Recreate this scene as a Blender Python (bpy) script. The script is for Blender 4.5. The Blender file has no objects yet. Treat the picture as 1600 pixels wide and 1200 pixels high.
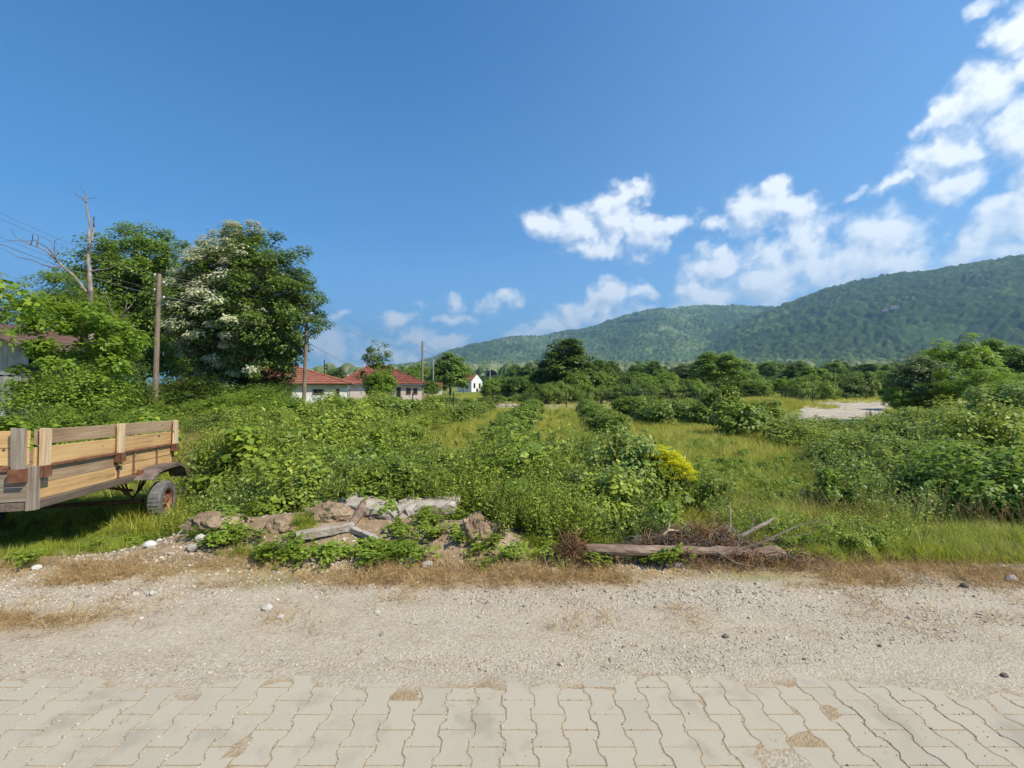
import bpy, math, random
import numpy as np
from mathutils import Vector, Matrix

# ------------------------------------------------------------------ camera, sky, sun, exposure
SC = bpy.context.scene
COL = SC.collection
F = 722.0                       # focal length in pixels of the 1600 px wide photograph
cam = bpy.data.objects.new('camera', bpy.data.cameras.new('camera'))
COL.objects.link(cam)
SC.camera = cam
cam.location = (0, 0, 1.6)
cam.rotation_euler = (math.radians(90), 0, 0)
cam.data.sensor_width = 36
cam.data.lens = 36 * F / 1600
cam.data.clip_start = 0.05
cam.data.clip_end = 30000

SUN_EL = math.radians(50)
SUN_VEC = Vector((0.88 * math.cos(SUN_EL), -0.475 * math.cos(SUN_EL), math.sin(SUN_EL))).normalized()
sun = bpy.data.objects.new('sun', bpy.data.lights.new('sun', 'SUN'))
COL.objects.link(sun)
sun.rotation_euler = SUN_VEC.to_track_quat('Z', 'Y').to_euler()
sun.data.energy = 5.0
sun.data.angle = math.radians(0.53)
sun.data.color = (1.0, 0.93, 0.80)
SUN_AZ = math.atan2(SUN_VEC.x, SUN_VEC.y)          # clockwise from +Y

SC.view_settings.view_transform = 'Standard'
SC.view_settings.look = 'None'
SC.view_settings.gamma = 1
SC.view_settings.exposure = 0.58
SC.view_settings.use_curve_mapping = False
SC.cycles.use_denoising = True
SC.cycles.max_bounces = 6
SC.cycles.diffuse_bounces = 3
SC.cycles.glossy_bounces = 2
SC.cycles.transmission_bounces = 4
SC.cycles.transparent_max_bounces = 6
SC.cycles.volume_bounces = 0
SC.cycles.sample_clamp_indirect = 4
SC.cycles.caustics_reflective = False
SC.cycles.caustics_refractive = False


class NT:
    """tiny helper to write node trees"""
    def __init__(self, tree):
        self.t = tree

    def n(self, typ, ins=None, **kw):
        nd = self.t.nodes.new(typ)
        for k, v in kw.items():
            setattr(nd, k, v)
        if ins:
            for k, v in ins.items():
                s = nd.inputs[k]
                if isinstance(v, bpy.types.NodeSocket):
                    self.t.links.new(v, s)
                else:
                    s.default_value = v
        return nd

    def math(self, op, a, b=None, c=None, clamp=False):
        ins = {0: a}
        if b is not None: ins[1] = b
        if c is not None: ins[2] = c
        return self.n('ShaderNodeMath', ins, operation=op, use_clamp=clamp).outputs[0]

    def mix(self, f, a, b, blend='MIX'):
        nd = self.t.nodes.new('ShaderNodeMix')
        nd.data_type = 'RGBA'
        nd.blend_type = blend
        for i, v in ((0, f), (6, a), (7, b)):
            if isinstance(v, bpy.types.NodeSocket): self.t.links.new(v, nd.inputs[i])
            elif i == 0: nd.inputs[0].default_value = v
            else: nd.inputs[i].default_value = (*v[:3], 1)
        return nd.outputs[2]

    def ramp(self, f, stops, interp='LINEAR'):
        nd = self.t.nodes.new('ShaderNodeValToRGB')
        nd.color_ramp.interpolation = interp
        el = nd.color_ramp.elements
        while len(el) < len(stops): el.new(0.5)
        for e, (p, c) in zip(el, stops):
            e.position = p
            e.color = (*c[:3], 1) if hasattr(c, '__len__') else (c, c, c, 1)
        self.t.links.new(f, nd.inputs[0])
        return nd.outputs[0]

    def noise(self, vec, scale, detail=3, rough=0.55, out=0, dist=0.0):
        return self.n('ShaderNodeTexNoise', {'Vector': vec, 'Scale': scale, 'Detail': detail, 'Roughness': rough,
                                             'Distortion': dist}).outputs[out]

    def smooth(self, v, a, b):
        nd = self.n('ShaderNodeMapRange', {0: v, 1: a, 2: b}, interpolation_type='SMOOTHSTEP')
        return nd.outputs[0]


# ---- world: Nishita sky with cumulus clouds laid over it by direction (azimuth, elevation)
world = bpy.data.worlds.new('World')
SC.world = world
world.use_nodes = True
world.cycles.sampling_method = 'MANUAL'
world.cycles.sample_map_resolution = 512
w = NT(world.node_tree)
world.node_tree.nodes.clear()
sky = w.n('ShaderNodeTexSky', sky_type='NISHITA', sun_disc=False, sun_elevation=SUN_EL, sun_rotation=SUN_AZ,
          air_density=1.0, dust_density=0.6, ozone_density=2.2, altitude=100)
tc = w.n('ShaderNodeTexCoord')
sepd = w.n('ShaderNodeSeparateXYZ', {0: tc.outputs['Generated']})
az = w.math('ARCTAN2', sepd.outputs[0], sepd.outputs[1])
el = w.math('ARCSINE', sepd.outputs[2])
azel = w.n('ShaderNodeCombineXYZ', {0: az, 1: el, 2: 0.0}).outputs[0]


def px_azel(px, py):
    x, z = (px - 800) / F, (600 - py) / F
    return math.atan2(x, 1), math.atan2(z, math.hypot(1, x))


# clouds of the photograph: centre px, py, radii px, tilt degrees, weight
BLOBS = [
    (852, 350, 36, 26, 0, 1.0), (905, 352, 50, 26, 0, 1.0), (985, 305, 34, 22, 25, 1.05), (955, 338, 48, 34, 30, 1.0),
    (1005, 372, 32, 32, 0, 1.0), (1055, 350, 40, 14, 10, 0.85), (935, 382, 46, 18, 0, 0.7),
    (1212, 292, 26, 20, 30, 1.0), (1180, 330, 56, 34, 20, 1.05), (1240, 325, 34, 22, 0, 0.8), (1130, 352, 34, 18, 10, 0.8),
    (1110, 425, 56, 26, 15, 0.95), (1105, 458, 72, 28, 0, 0.85), (1240, 380, 80, 30, 25, 0.85), (1370, 370, 95, 26, 5, 0.8),
    (1330, 405, 115, 44, 0, 0.84), (1210, 445, 140, 42, 0, 0.80), (1390, 420, 80, 30, 0, 0.7),
    (1455, 250, 62, 34, 20, 1.05), (1400, 285, 46, 18, 25, 0.9), (1490, 285, 54, 32, 0, 0.95), (1340, 305, 26, 12, 20, 0.7),
    (1530, 160, 70, 42, 15, 1.0), (1590, 195, 60, 50, 0, 1.0), (1470, 182, 36, 16, 20, 0.8), (1590, 120, 40, 26, 0, 0.9),
    (1590, 45, 42, 36, 30, 0.95), (1530, 18, 34, 14, 20, 0.55),
    (1580, 345, 84, 36, 25, 0.95), (1510, 392, 95, 24, 20, 0.85), (1560, 390, 75, 32, 0, 0.85),
    (945, 470, 48, 28, 10, 0.95), (905, 490, 52, 22, 15, 0.95), (850, 514, 62, 16, 12, 0.9), (1000, 460, 28, 11, 0, 0.75),
    (960, 500, 90, 18, 0, 0.62), (1640, 250, 60, 80, 0, 1.0),
    (622, 496, 40, 14, 0, 0.76), (708, 474, 18, 15, 0, 0.78), (712, 500, 28, 11, 0, 0.74), (782, 472, 34, 15, 15, 0.74),
    (532, 489, 22, 8, 0, 0.55), (512, 540, 40, 28, 0, 0.9), (642, 530, 38, 14, 0, 0.85), (690, 543, 38, 12, 10, 0.85),
    (660, 470, 14, 6, 0, 0.4), (590, 548, 70, 16, 0, 0.7), (1130, 405, 60, 20, 0, 0.7), (560, 575, 90, 14, 0, 0.7),
]


def cloud_group():
    g = bpy.data.node_groups.new('cloud_field', 'ShaderNodeTree')
    g.interface.new_socket('V', in_out='INPUT', socket_type='NodeSocketVector')
    g.interface.new_socket('F', in_out='OUTPUT', socket_type='NodeSocketFloat')
    q = NT(g)
    gi = q.n('NodeGroupInput')
    wob = q.n('ShaderNodeTexNoise', {'Vector': gi.outputs[0], 'Scale': 13.0, 'Detail': 3.0, 'Roughness': 0.6}).outputs[1]
    off = q.n('ShaderNodeVectorMath', {0: wob, 1: (0.5, 0.5, 0.5)}, operation='SUBTRACT').outputs[0]
    off = q.n('ShaderNodeVectorMath', {0: off, 'Scale': 0.085}, operation='SCALE').outputs[0]
    v = q.n('ShaderNodeVectorMath', {0: gi.outputs[0], 1: off}, operation='ADD').outputs[0]
    vs_ = q.n('ShaderNodeSeparateXYZ', {0: v})
    acc = 0.0
    cur = q.n('ShaderNodeCombineXYZ', {0: vs_.outputs[0], 1: vs_.outputs[1], 2: 0.0}).outputs[0]
    for (px, py, rx, ry, tilt, wt) in BLOBS:
        a0, e0 = px_azel(px, py)
        a1, _ = px_azel(px + rx, py)
        _, e1 = px_azel(px, py - ry)
        # the running maximum travels in the third coordinate, squashed to nothing by the mapping
        mp = q.n('ShaderNodeMapping', {'Vector': cur, 'Location': (a0, e0, 0), 'Rotation': (0, 0, math.radians(tilt)),
                                       'Scale': (abs(a1 - a0) * 1.75, abs(e1 - e0) * 1.85, 1e6)}, vector_type='TEXTURE')
        ln = q.n('ShaderNodeVectorMath', {0: mp.outputs[0]}, operation='LENGTH').outputs[1]
        f = q.n('ShaderNodeMapRange', {0: ln, 1: 0.0, 2: 1.0, 3: wt, 4: 0.0}, interpolation_type='SMOOTHSTEP').outputs[0]
        acc = q.math('MAXIMUM', acc, f)
        cur = q.n('ShaderNodeCombineXYZ', {0: vs_.outputs[0], 1: vs_.outputs[1], 2: acc}).outputs[0]
    # scattered cumulus on the rest of the sky, away from the photographed quarter
    sp = q.n('ShaderNodeSeparateXYZ', {0: v})
    rest = q.smooth(q.math('ABSOLUTE', q.math('SUBTRACT', sp.outputs[0], 0.0)), 0.95, 1.3)
    big = q.smooth(q.noise(v, 2.2, 2, 0.5), 0.52, 0.72)
    low = q.smooth(sp.outputs[1], 0.9, 0.1)
    acc = q.math('MAXIMUM', acc, q.math('MULTIPLY', q.math('MULTIPLY', big, rest), q.math('MULTIPLY', low, 0.9)))
    nz = q.noise(gi.outputs[0], 17.0, 8, 0.58)
    nz = q.math('MULTIPLY', q.math('SUBTRACT', nz, 0.5), 2.1)
    # the finest wisps only modulate where there is some cloud
    amp = q.math('ADD', 0.12, q.math('MULTIPLY', q.smooth(acc, 0.0, 0.35), 0.88))
    f = q.math('ADD', acc, q.math('MULTIPLY', nz, amp))
    go = q.n('NodeGroupOutput')
    g.links.new(f, go.inputs[0])
    return g


CG = cloud_group()
f0 = w.n('ShaderNodeGroup', {0: azel}, node_tree=CG).outputs[0]
f0z = w.n('ShaderNodeCombineXYZ', {0: 0.012, 1: 0.016, 2: w.math('MULTIPLY', f0, 0.0)}).outputs[0]
up = w.n('ShaderNodeVectorMath', {0: azel, 1: f0z}, operation='ADD').outputs[0]
f1 = w.n('ShaderNodeGroup', {0: up}, node_tree=CG).outputs[0]
dens = w.math('MAXIMUM', w.smooth(f0, 0.17, 0.76), w.math('MULTIPLY', w.smooth(f0, 0.06, 0.55), 0.6))
shade = w.math('ADD', 0.66, w.math('MULTIPLY', w.math('SUBTRACT', f0, f1), 1.7), clamp=True)
skycol = w.n('ShaderNodeHueSaturation', {'Hue': 0.497, 'Saturation': 2.05, 'Value': 1.02, 'Color': w.mix(1.0, sky.outputs[0], (0.62, 0.95, 1.30), 'MULTIPLY')}).outputs[0]
# aerosol brightening towards the horizon and towards the sun's side
hz = w.ramp(w.smooth(el, 0.0, 0.75), [(0.0, (0.44, 0.44, 0.44)), (0.35, (0.12, 0.12, 0.12)), (1.0, (0, 0, 0))])
sside = w.smooth(az, -0.3, 1.1)
hzf = w.math('ADD', w.math('MULTIPLY', hz, 0.8), w.math('MULTIPLY', sside, 0.16), clamp=True)
SKYK = 0.080
skyv = w.mix(hzf, skycol, (4.9, 7.6, 11.2))
cl = w.mix(shade, (6.0, 6.9, 8.4), (11.4, 11.4, 11.3))
thin = w.math('MULTIPLY', dens, 0.92)
above = w.smooth(sepd.outputs[2], -0.01, 0.02)
fin = w.mix(w.math('MULTIPLY', thin, above), skyv, cl)
bg = w.n('ShaderNodeBackground', {'Color': fin, 'Strength': SKYK})
wo = w.n('ShaderNodeOutputWorld', {'Surface': bg.outputs[0]})

# ------------------------------------------------------------------ helpers
R = random.Random(7)


def hash2(ix, iy, seed):
    n = (ix.astype(np.int64) * 374761393 + iy.astype(np.int64) * 668265263 + seed * 974711 + 12345) & 0xffffffff
    n = ((n ^ (n >> 13)) * 1274126177) & 0xffffffff
    n = n ^ (n >> 16)
    return (n & 0xffff) / 65535.0


def vnoise(x, y, seed=0):
    x = np.asarray(x, float); y = np.asarray(y, float)
    ix = np.floor(x); iy = np.floor(y)
    fx = x - ix; fy = y - iy
    fx = fx * fx * (3 - 2 * fx); fy = fy * fy * (3 - 2 * fy)
    a = hash2(ix, iy, seed); b = hash2(ix + 1, iy, seed)
    c = hash2(ix, iy + 1, seed); d = hash2(ix + 1, iy + 1, seed)
    return (a * (1 - fx) + b * fx) * (1 - fy) + (c * (1 - fx) + d * fx) * fy


def fbm(x, y, seed=0, octv=4):
    s = 0; a = 0.5; t = 0
    for i in range(octv):
        s = s + a * vnoise(np.asarray(x) * 2 ** i, np.asarray(y) * 2 ** i, seed + i * 17)
        t += a; a *= 0.5
    return s / t


def sst(v, a, b):
    t = np.clip((v - a) / (b - a), 0, 1)
    return t * t * (3 - 2 * t)


def gauss(x, y, cx, cy, sx, sy):
    return np.exp(-(((x - cx) / sx) ** 2 + ((y - cy) / sy) ** 2))


def gh(x, y):
    """ground height"""
    x = np.asarray(x, float); y = np.asarray(y, float)
    n = fbm(x * 0.8, y * 0.8, 3, 4) - 0.5
    z = -0.35 * sst(y, 4.0, 6.6)
    z = z + sst(y, 3.9, 5.0) * n * 0.12 * sst(-y, -60, -8)
    z = z + 0.33 * gauss(x, y, -1.55, 5.15, 1.35, 0.55) + 0.16 * gauss(x, y, -3.0, 4.85, 0.9, 0.5)
    z = z + 0.16 * gauss(x, y, -0.3, 4.75, 0.55, 0.35)
    z = z - 0.10 * sst(x, -3.2, -4.4) * sst(y, 3.9, 4.9) * sst(-y, -6.8, -5.6)
    z = z - 0.55 * sst(y, 33, 52) * sst(-x, 2, 10)
    z = z + 0.5 * gauss(x, y, 20.5, 37, 3.5, 3.0)                   # grassy mound by the dirt road
    # road side: pavers' bed lies a few mm below their tops, the gravel verge is level with them
    bed = -0.0025 + 0.0072 * (fbm(x * 1.7, y * 2.4, 29, 3) - 0.45) + 0.0030 * (fbm(x * 9, y * 9, 39, 3) - 0.5) + 0.004 * sst(y, 2.35, 2.6) + 0.0035 * sst(x, 1.8, 3.4) * sst(y, 2.1, 2.5)
    bed = np.clip(bed, -0.0026, 0.0022)
    g = -0.004 + 0.010 * (fbm(x * 3, y * 3, 9, 3) - 0.5) + 0.006 * (fbm(x * 14, y * 14, 19, 2) - 0.5)
    edge = paver_edge(x)
    t = sst(y, edge - 0.01, edge + 0.01)
    road = bed * (1 - t) + g * t
    return np.where(y < 3.9, road, g + z)


def paver_edge(x):
    x = np.asarray(x, float)
    return 2.54 + 0.1 * (x > 1.24) + 0.1 * (x > 1.82) + 0.1 * (x > 2.1) + 0.2 * (x > 2.9)


def gz(x, y):
    return float(gh(np.array([x]), np.array([y]))[0])


def mesh_np(name, v, f, attrs=None, smooth=False):
    me = bpy.data.meshes.new(name)
    v = np.asarray(v, np.float32)
    if isinstance(f, np.ndarray):
        k = f.shape[1]; nf = f.shape[0]
        me.vertices.add(len(v)); me.vertices.foreach_set('co', v.ravel())
        me.loops.add(nf * k); me.loops.foreach_set('vertex_index', f.astype(np.int32).ravel())
        me.polygons.add(nf)
        me.polygons.foreach_set('loop_start', np.arange(0, nf * k, k, dtype=np.int32))
        me.polygons.foreach_set('loop_total', np.full(nf, k, np.int32))
        me.update(calc_edges=True)
    else:
        me.from_pydata([tuple(p) for p in v.tolist()], [], f)
    if attrs:
        for an, (dom, typ, arr) in attrs.items():
            at = me.attributes.new(an, typ, dom)
            key = {'FLOAT': 'value', 'INT': 'value', 'FLOAT_VECTOR': 'vector', 'FLOAT_COLOR': 'color'}[typ]
            at.data.foreach_set(key, np.asarray(arr).ravel())
    if smooth:
        me.polygons.foreach_set('use_smooth', np.ones(len(me.polygons), bool))
    return me


class MB:
    """collects geometry (world or local coordinates), links it as ONE mesh object"""
    def __init__(self):
        self.v = []; self.f = []; self.mi = []; self.cur = 0

    def add(self, vs, fs):
        b = len(self.v)
        self.v += [tuple(map(float, p)) for p in vs]
        self.f += [tuple(i + b for i in f) for f in fs]
        self.mi += [self.cur] * len(fs)
        return self

    def box(self, c, s, rot=None, jit=0.0, rnd=None):
        hx, hy, hz_ = s[0] / 2, s[1] / 2, s[2] / 2
        vs = [Vector((sx * hx, sy * hy, sz * hz_)) for sx in (-1, 1) for sy in (-1, 1) for sz in (-1, 1)]
        if jit:
            rr = rnd or R
            vs = [p + Vector((rr.uniform(-jit, jit), rr.uniform(-jit, jit), rr.uniform(-jit, jit))) for p in vs]
        if rot is not None: vs = [rot @ p for p in vs]
        c = Vector(c)
        return self.add([p + c for p in vs], [(0, 1, 3, 2), (4, 6, 7, 5), (0, 4, 5, 1), (2, 3, 7, 6), (0, 2, 6, 4), (1, 5, 7, 3)])

    def tube(self, pts, rad, n=6, cap=True):
        pts = [Vector(p) for p in pts]
        if not hasattr(rad, '__len__'): rad = [rad] * len(pts)
        vs = []; fs = []
        prev = None
        for i, p in enumerate(pts):
            d = (pts[min(i + 1, len(pts) - 1)] - pts[max(i - 1, 0)])
            if d.length < 1e-9: d = Vector((0, 0, 1))
            d.normalize()
            if prev is None:
                a = d.orthogonal().normalized()
            else:
                a = (prev - d * prev.dot(d))
                a = a.normalized() if a.length > 1e-6 else d.orthogonal().normalized()
            prev = a
            b = d.cross(a)
            for k in range(n):
                t = 2 * math.pi * k / n
                vs.append(p + (a * math.cos(t) + b * math.sin(t)) * rad[i])
        for i in range(len(pts) - 1):
            for k in range(n):
                fs.append((i * n + k, i * n + (k + 1) % n, (i + 1) * n + (k + 1) % n, (i + 1) * n + k))
        if cap:
            fs.append(tuple(range(n))[::-1]); fs.append(tuple((len(pts) - 1) * n + k for k in range(n)))
        return self.add(vs, fs)

    def build(self, name, mats, parent=None, origin=(0, 0, 0), smooth=False):
        me = bpy.data.meshes.new(name)
        o = Vector(origin)
        me.from_pydata([tuple(Vector(p) - o) for p in self.v], [], self.f)
        if not isinstance(mats, (list, tuple)): mats = [mats]
        for m in mats: me.materials.append(m)
        if len(mats) > 1: me.polygons.foreach_set('material_index', self.mi)
        if smooth: me.polygons.foreach_set('use_smooth', np.ones(len(me.polygons), bool))
        me.update()
        return link(name, me, parent, origin if parent is None else None)


def link(name, me, parent=None, loc=None):
    ob = bpy.data.objects.new(name, me)
    COL.objects.link(ob)
    if parent is not None: ob.parent = parent
    if loc is not None: ob.location = loc
    return ob


def thing(name, label, cat, loc=(0, 0, 0), rot=(0, 0, 0), group=None, data=None):
    o = bpy.data.objects.new(name, data)
    COL.objects.link(o)
    o.location = loc
    o.rotation_euler = rot
    return tag(o, label, cat, group)


def tag(o, label, cat, group=None, kind=None):
    if label: o['label'] = label
    if cat: o['category'] = cat
    if group: o['group'] = group
    if kind: o['kind'] = kind
    return o


def copy_thing(root, loc, rotz=0.0, scale=1.0, label=None, group=None):
    c = root.copy(); COL.objects.link(c)
    c.location = loc; c.rotation_euler = (0, 0, rotz)
    c.scale = (scale,) * 3 if not hasattr(scale, '__len__') else scale
    if label: c['label'] = label
    if group: c['group'] = group
    for ch in [x for x in bpy.data.objects if x.parent == root]:
        d = ch.copy(); COL.objects.link(d); d.parent = c
    return c


def P(px, py, Y):
    return Vector(((px - 800) / F * Y, Y, 1.6 - (py - 600) / F * Y))


# ------------------------------------------------------------------ materials
def base_mat(name, rough=0.85, spec=0.3):
    m = bpy.data.materials.new(name)
    m.use_nodes = True
    q = NT(m.node_tree)
    b = m.node_tree.nodes['Principled BSDF']
    b.inputs['Roughness'].default_value = rough
    b.inputs['Specular IOR Level'].default_value = spec
    return m, q, b


def leaf_mat(name, dark, mid, light, trans=0.32, tcol=None, extra=None, rough=0.5, spec=0.35):
    """leaves: colour differs from leaf to leaf and from plant to plant; light passes through"""
    m, q, b = base_mat(name, rough, spec)
    geo = q.n('ShaderNodeNewGeometry')
    oi = q.n('ShaderNodeObjectInfo')
    f = q.math('ADD', q.math('MULTIPLY', geo.outputs['Random Per Island'], 0.75),
               q.math('MULTIPLY', oi.outputs['Random'], 0.25))
    stops = [(0.0, dark), (0.5, mid), (0.93, light)]
    if extra: stops.append((0.97, extra))
    c = q.ramp(f, stops)
    q.t.links.new(c, b.inputs['Base Color'])
    tr = q.n('ShaderNodeBsdfTranslucent', {'Color': q.mix(0.55, c, tcol or tuple(x * 1.6 for x in light))})
    ms = q.n('ShaderNodeMixShader', {0: trans, 1: b.outputs[0], 2: tr.outputs[0]})
    q.t.links.new(ms.outputs[0], q.t.nodes['Material Output'].inputs[0])
    return m


def noise_mat(name, stops, scale=4.0, detail=6, rough=0.85, bump=0.3, bscale=40.0, spec=0.25, stretch=None, objvar=0.0, dist=0.0,
              bdist=0.01):
    m, q, b = base_mat(name, rough, spec)
    t = q.n('ShaderNodeTexCoord')
    vec = t.outputs['Object']
    if objvar:
        oi = q.n('ShaderNodeObjectInfo')
        vec = q.n('ShaderNodeVectorMath', {0: vec, 1: q.n('ShaderNodeCombineXYZ', {0: q.math('MULTIPLY', oi.outputs['Random'], 37.0), 1: q.math('MULTIPLY', oi.outputs['Random'], 91.0)}).outputs[0]}, operation='ADD').outputs[0]
    if stretch:
        vec = q.n('ShaderNodeVectorMath', {0: vec, 1: stretch}, operation='MULTIPLY').outputs[0]
    n = q.noise(vec, scale, detail, 0.6, dist=dist)
    f = n
    if objvar:
        f = q.math('ADD', n, q.math('MULTIPLY', q.math('SUBTRACT', oi.outputs['Random'], 0.5), objvar))
    c = q.ramp(f, stops)
    q.t.links.new(c, b.inputs['Base Color'])
    if bump:
        bn = q.noise(vec, bscale, 4, 0.65)
        bp = q.n('ShaderNodeBump', {'Strength': bump, 'Distance': bdist, 'Height': bn})
        q.t.links.new(bp.outputs[0], b.inputs['Normal'])
    return m


M = {}
M['leaf_big'] = leaf_mat('leaf_dark_green', (0.039, 0.0683, 0.01), (0.0806, 0.1342, 0.016), (0.182, 0.2562, 0.032))
M['leaf_mid'] = leaf_mat('leaf_green', (0.069, 0.1178, 0.0126), (0.138, 0.2176, 0.021), (0.276, 0.3712, 0.042))
M['leaf_yellow'] = leaf_mat('leaf_yellow_green', (0.091, 0.1586, 0.012), (0.169, 0.2684, 0.02), (0.299, 0.3904, 0.035), 0.42)
M['leaf_pale'] = leaf_mat('leaf_pale_green', (0.078, 0.1159, 0.035), (0.143, 0.1952, 0.06), (0.234, 0.2806, 0.11))
M['leaf_weed'] = leaf_mat('leaf_weed', (0.1035, 0.1472, 0.0147), (0.2277, 0.2944, 0.0294), (0.414, 0.4608, 0.063), 0.3, extra=(0.24, 0.24, 0.06))
M['leaf_weed2'] = leaf_mat('leaf_weed_bluish', (0.0828, 0.128, 0.0231), (0.1863, 0.256, 0.0473), (0.345, 0.4096, 0.105), 0.28)
M['leaf_bush'] = leaf_mat('leaf_bush', (0.0621, 0.1024, 0.0126), (0.138, 0.2048, 0.0231), (0.2898, 0.3584, 0.0473), 0.28, extra=(0.10, 0.07, 0.04))
M['leaf_bramble'] = leaf_mat('leaf_bramble', (0.0759, 0.128, 0.0126), (0.1794, 0.256, 0.0231), (0.345, 0.4224, 0.0473), 0.3, extra=(0.20, 0.17, 0.05))
M['blossom'] = leaf_mat('blossom_cream', (0.36, 0.38, 0.18), (0.52, 0.52, 0.30), (0.70, 0.68, 0.46), 0.25, rough=0.8)
M['yellow_flower'] = leaf_mat('flower_yellow', (0.40, 0.40, 0.01), (0.62, 0.60, 0.012), (0.75, 0.72, 0.03), 0.25, rough=0.7)
M['grass'] = leaf_mat('grass_blade', (0.138, 0.1792, 0.0168), (0.2622, 0.3072, 0.0294), (0.4278, 0.448, 0.0578), 0.38, extra=(0.30, 0.26, 0.10))
M['grass_yellow'] = leaf_mat('grass_blade_yellowing', (0.247, 0.2562, 0.035), (0.416, 0.3904, 0.055), (0.598, 0.5124, 0.1), 0.35, extra=(0.42, 0.34, 0.15))
M['straw'] = leaf_mat('dry_straw', (0.26, 0.155, 0.06), (0.40, 0.26, 0.11), (0.56, 0.41, 0.21), 0.2, rough=0.7, spec=0.2)
M['dry_brown'] = leaf_mat('dry_brown_stems', (0.15, 0.07, 0.032), (0.30, 0.16, 0.08), (0.46, 0.28, 0.16), 0.15, rough=0.8, spec=0.15)
M['stem'] = noise_mat('green_stem', [(0.3, (0.05, 0.08, 0.02)), (0.7, (0.12, 0.14, 0.05))], 8, 2, bump=0)
M['bark'] = noise_mat('bark', [(0.3, (0.055, 0.042, 0.03)), (0.7, (0.16, 0.13, 0.10))], 6, 6, bump=0.8, bscale=18, stretch=(1, 1, 0.25), bdist=0.03)
M['bark_pale'] = noise_mat('dead_bark', [(0.3, (0.17, 0.13, 0.10)), (0.7, (0.36, 0.31, 0.26))], 5, 6, bump=0.6, bscale=18, stretch=(1, 1, 0.3), bdist=0.02)
M['bark_dark'] = noise_mat('dead_twigs', [(0.3, (0.10, 0.075, 0.055)), (0.7, (0.22, 0.17, 0.13))], 5, 3, bump=0)


def wood_mat(name, lo, mid, hi, grain=(0.6, 14, 14), knots=True, rough=0.75, obj=0.5):
    m, q, b = base_mat(name, rough, 0.25)
    t = q.n('ShaderNodeTexCoord'); oi = q.n('ShaderNodeObjectInfo')
    off = q.n('ShaderNodeCombineXYZ', {0: q.math('MULTIPLY', oi.outputs['Random'], 31.0), 1: q.math('MULTIPLY', oi.outputs['Random'], 17.0), 2: q.math('MULTIPLY', oi.outputs['Random'], 53.0)}).outputs[0]
    v = q.n('ShaderNodeVectorMath', {0: t.outputs['Object'], 1: off}, operation='ADD').outputs[0]
    gv = q.n('ShaderNodeVectorMath', {0: v, 1: grain}, operation='MULTIPLY').outputs[0]
    n1 = q.noise(gv, 2.2, 6, 0.6, dist=0.6)
    n2 = q.noise(v, 1.7, 3, 0.5)
    f = q.math('ADD', q.math('MULTIPLY', n1, 0.7), q.math('MULTIPLY', n2, 0.3))
    f = q.math('ADD', f, q.math('MULTIPLY', q.math('SUBTRACT', oi.outputs['Random'], 0.5), 0.16 * obj))
    c = q.ramp(f, [(0.33, lo), (0.5, mid), (0.68, hi)])
    if knots:
        kv = q.n('ShaderNodeVectorMath', {0: v, 1: (2.2, 6, 6)}, operation='MULTIPLY').outputs[0]
        vo = q.n('ShaderNodeTexVoronoi', {'Vector': kv, 'Scale': 1.0, 'Randomness': 1.0}).outputs[0]
        c = q.mix(q.smooth(vo, 0.14, 0.05), c, tuple(x * 0.35 for x in lo))
    # grime streaks
    st = q.noise(v, 5.0, 5, 0.7)
    c = q.mix(q.math('MULTIPLY', q.smooth(st, 0.55, 0.75), 0.35), c, (0.12, 0.09, 0.07))
    q.t.links.new(c, b.inputs['Base Color'])
    bp = q.n('ShaderNodeBump', {'Strength': 0.35, 'Distance': 0.004, 'Height': n1})
    q.t.links.new(bp.outputs[0], b.inputs['Normal'])
    return m


M['pine'] = wood_mat('new_pine_board', (0.38, 0.21, 0.085), (0.57, 0.355, 0.15), (0.68, 0.46, 0.22))
M['weath'] = wood_mat('weathered_board', (0.20, 0.125, 0.07), (0.36, 0.24, 0.14), (0.50, 0.36, 0.23))
M['grey_wood'] = wood_mat('grey_old_board', (0.10, 0.078, 0.055), (0.21, 0.165, 0.12), (0.33, 0.275, 0.21))
M['pale_post'] = wood_mat('pale_split_post', (0.38, 0.25, 0.13), (0.56, 0.40, 0.24), (0.68, 0.53, 0.36), grain=(14, 14, 0.8))
M['pine_end'] = wood_mat('new_pine_end_board', (0.38, 0.21, 0.085), (0.57, 0.355, 0.15), (0.68, 0.46, 0.22), grain=(14, 0.6, 14))
M['grey_end'] = wood_mat('grey_end_board', (0.13, 0.095, 0.06), (0.25, 0.19, 0.13), (0.37, 0.30, 0.22), grain=(14, 0.6, 14))
M['grey_post'] = wood_mat('grey_old_post', (0.12, 0.09, 0.062), (0.24, 0.19, 0.14), (0.37, 0.31, 0.24), grain=(14, 14, 0.7))
M['dark_beam'] = wood_mat('dark_beam', (0.07, 0.05, 0.038), (0.13, 0.095, 0.07), (0.22, 0.16, 0.115))
M['barn_wood'] = wood_mat('barn_plank', (0.20, 0.17, 0.14), (0.36, 0.325, 0.28), (0.50, 0.46, 0.41), grain=(10, 10, 0.5), knots=False)
M['pole'] = wood_mat('pole_wood', (0.13, 0.095, 0.065), (0.235, 0.175, 0.12), (0.34, 0.27, 0.19), grain=(14, 14, 0.6), knots=False)
M['concrete_pole'] = noise_mat('concrete_pole', [(0.3, (0.25, 0.24, 0.22)), (0.7, (0.40, 0.39, 0.37))], 4, 3, bump=0.1)
M['rust'] = noise_mat('rusty_steel', [(0.3, (0.095, 0.04, 0.022)), (0.55, (0.20, 0.085, 0.045)), (0.75, (0.30, 0.16, 0.10))], 9, 6, 0.75, 0.4, 60, bdist=0.003)
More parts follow.
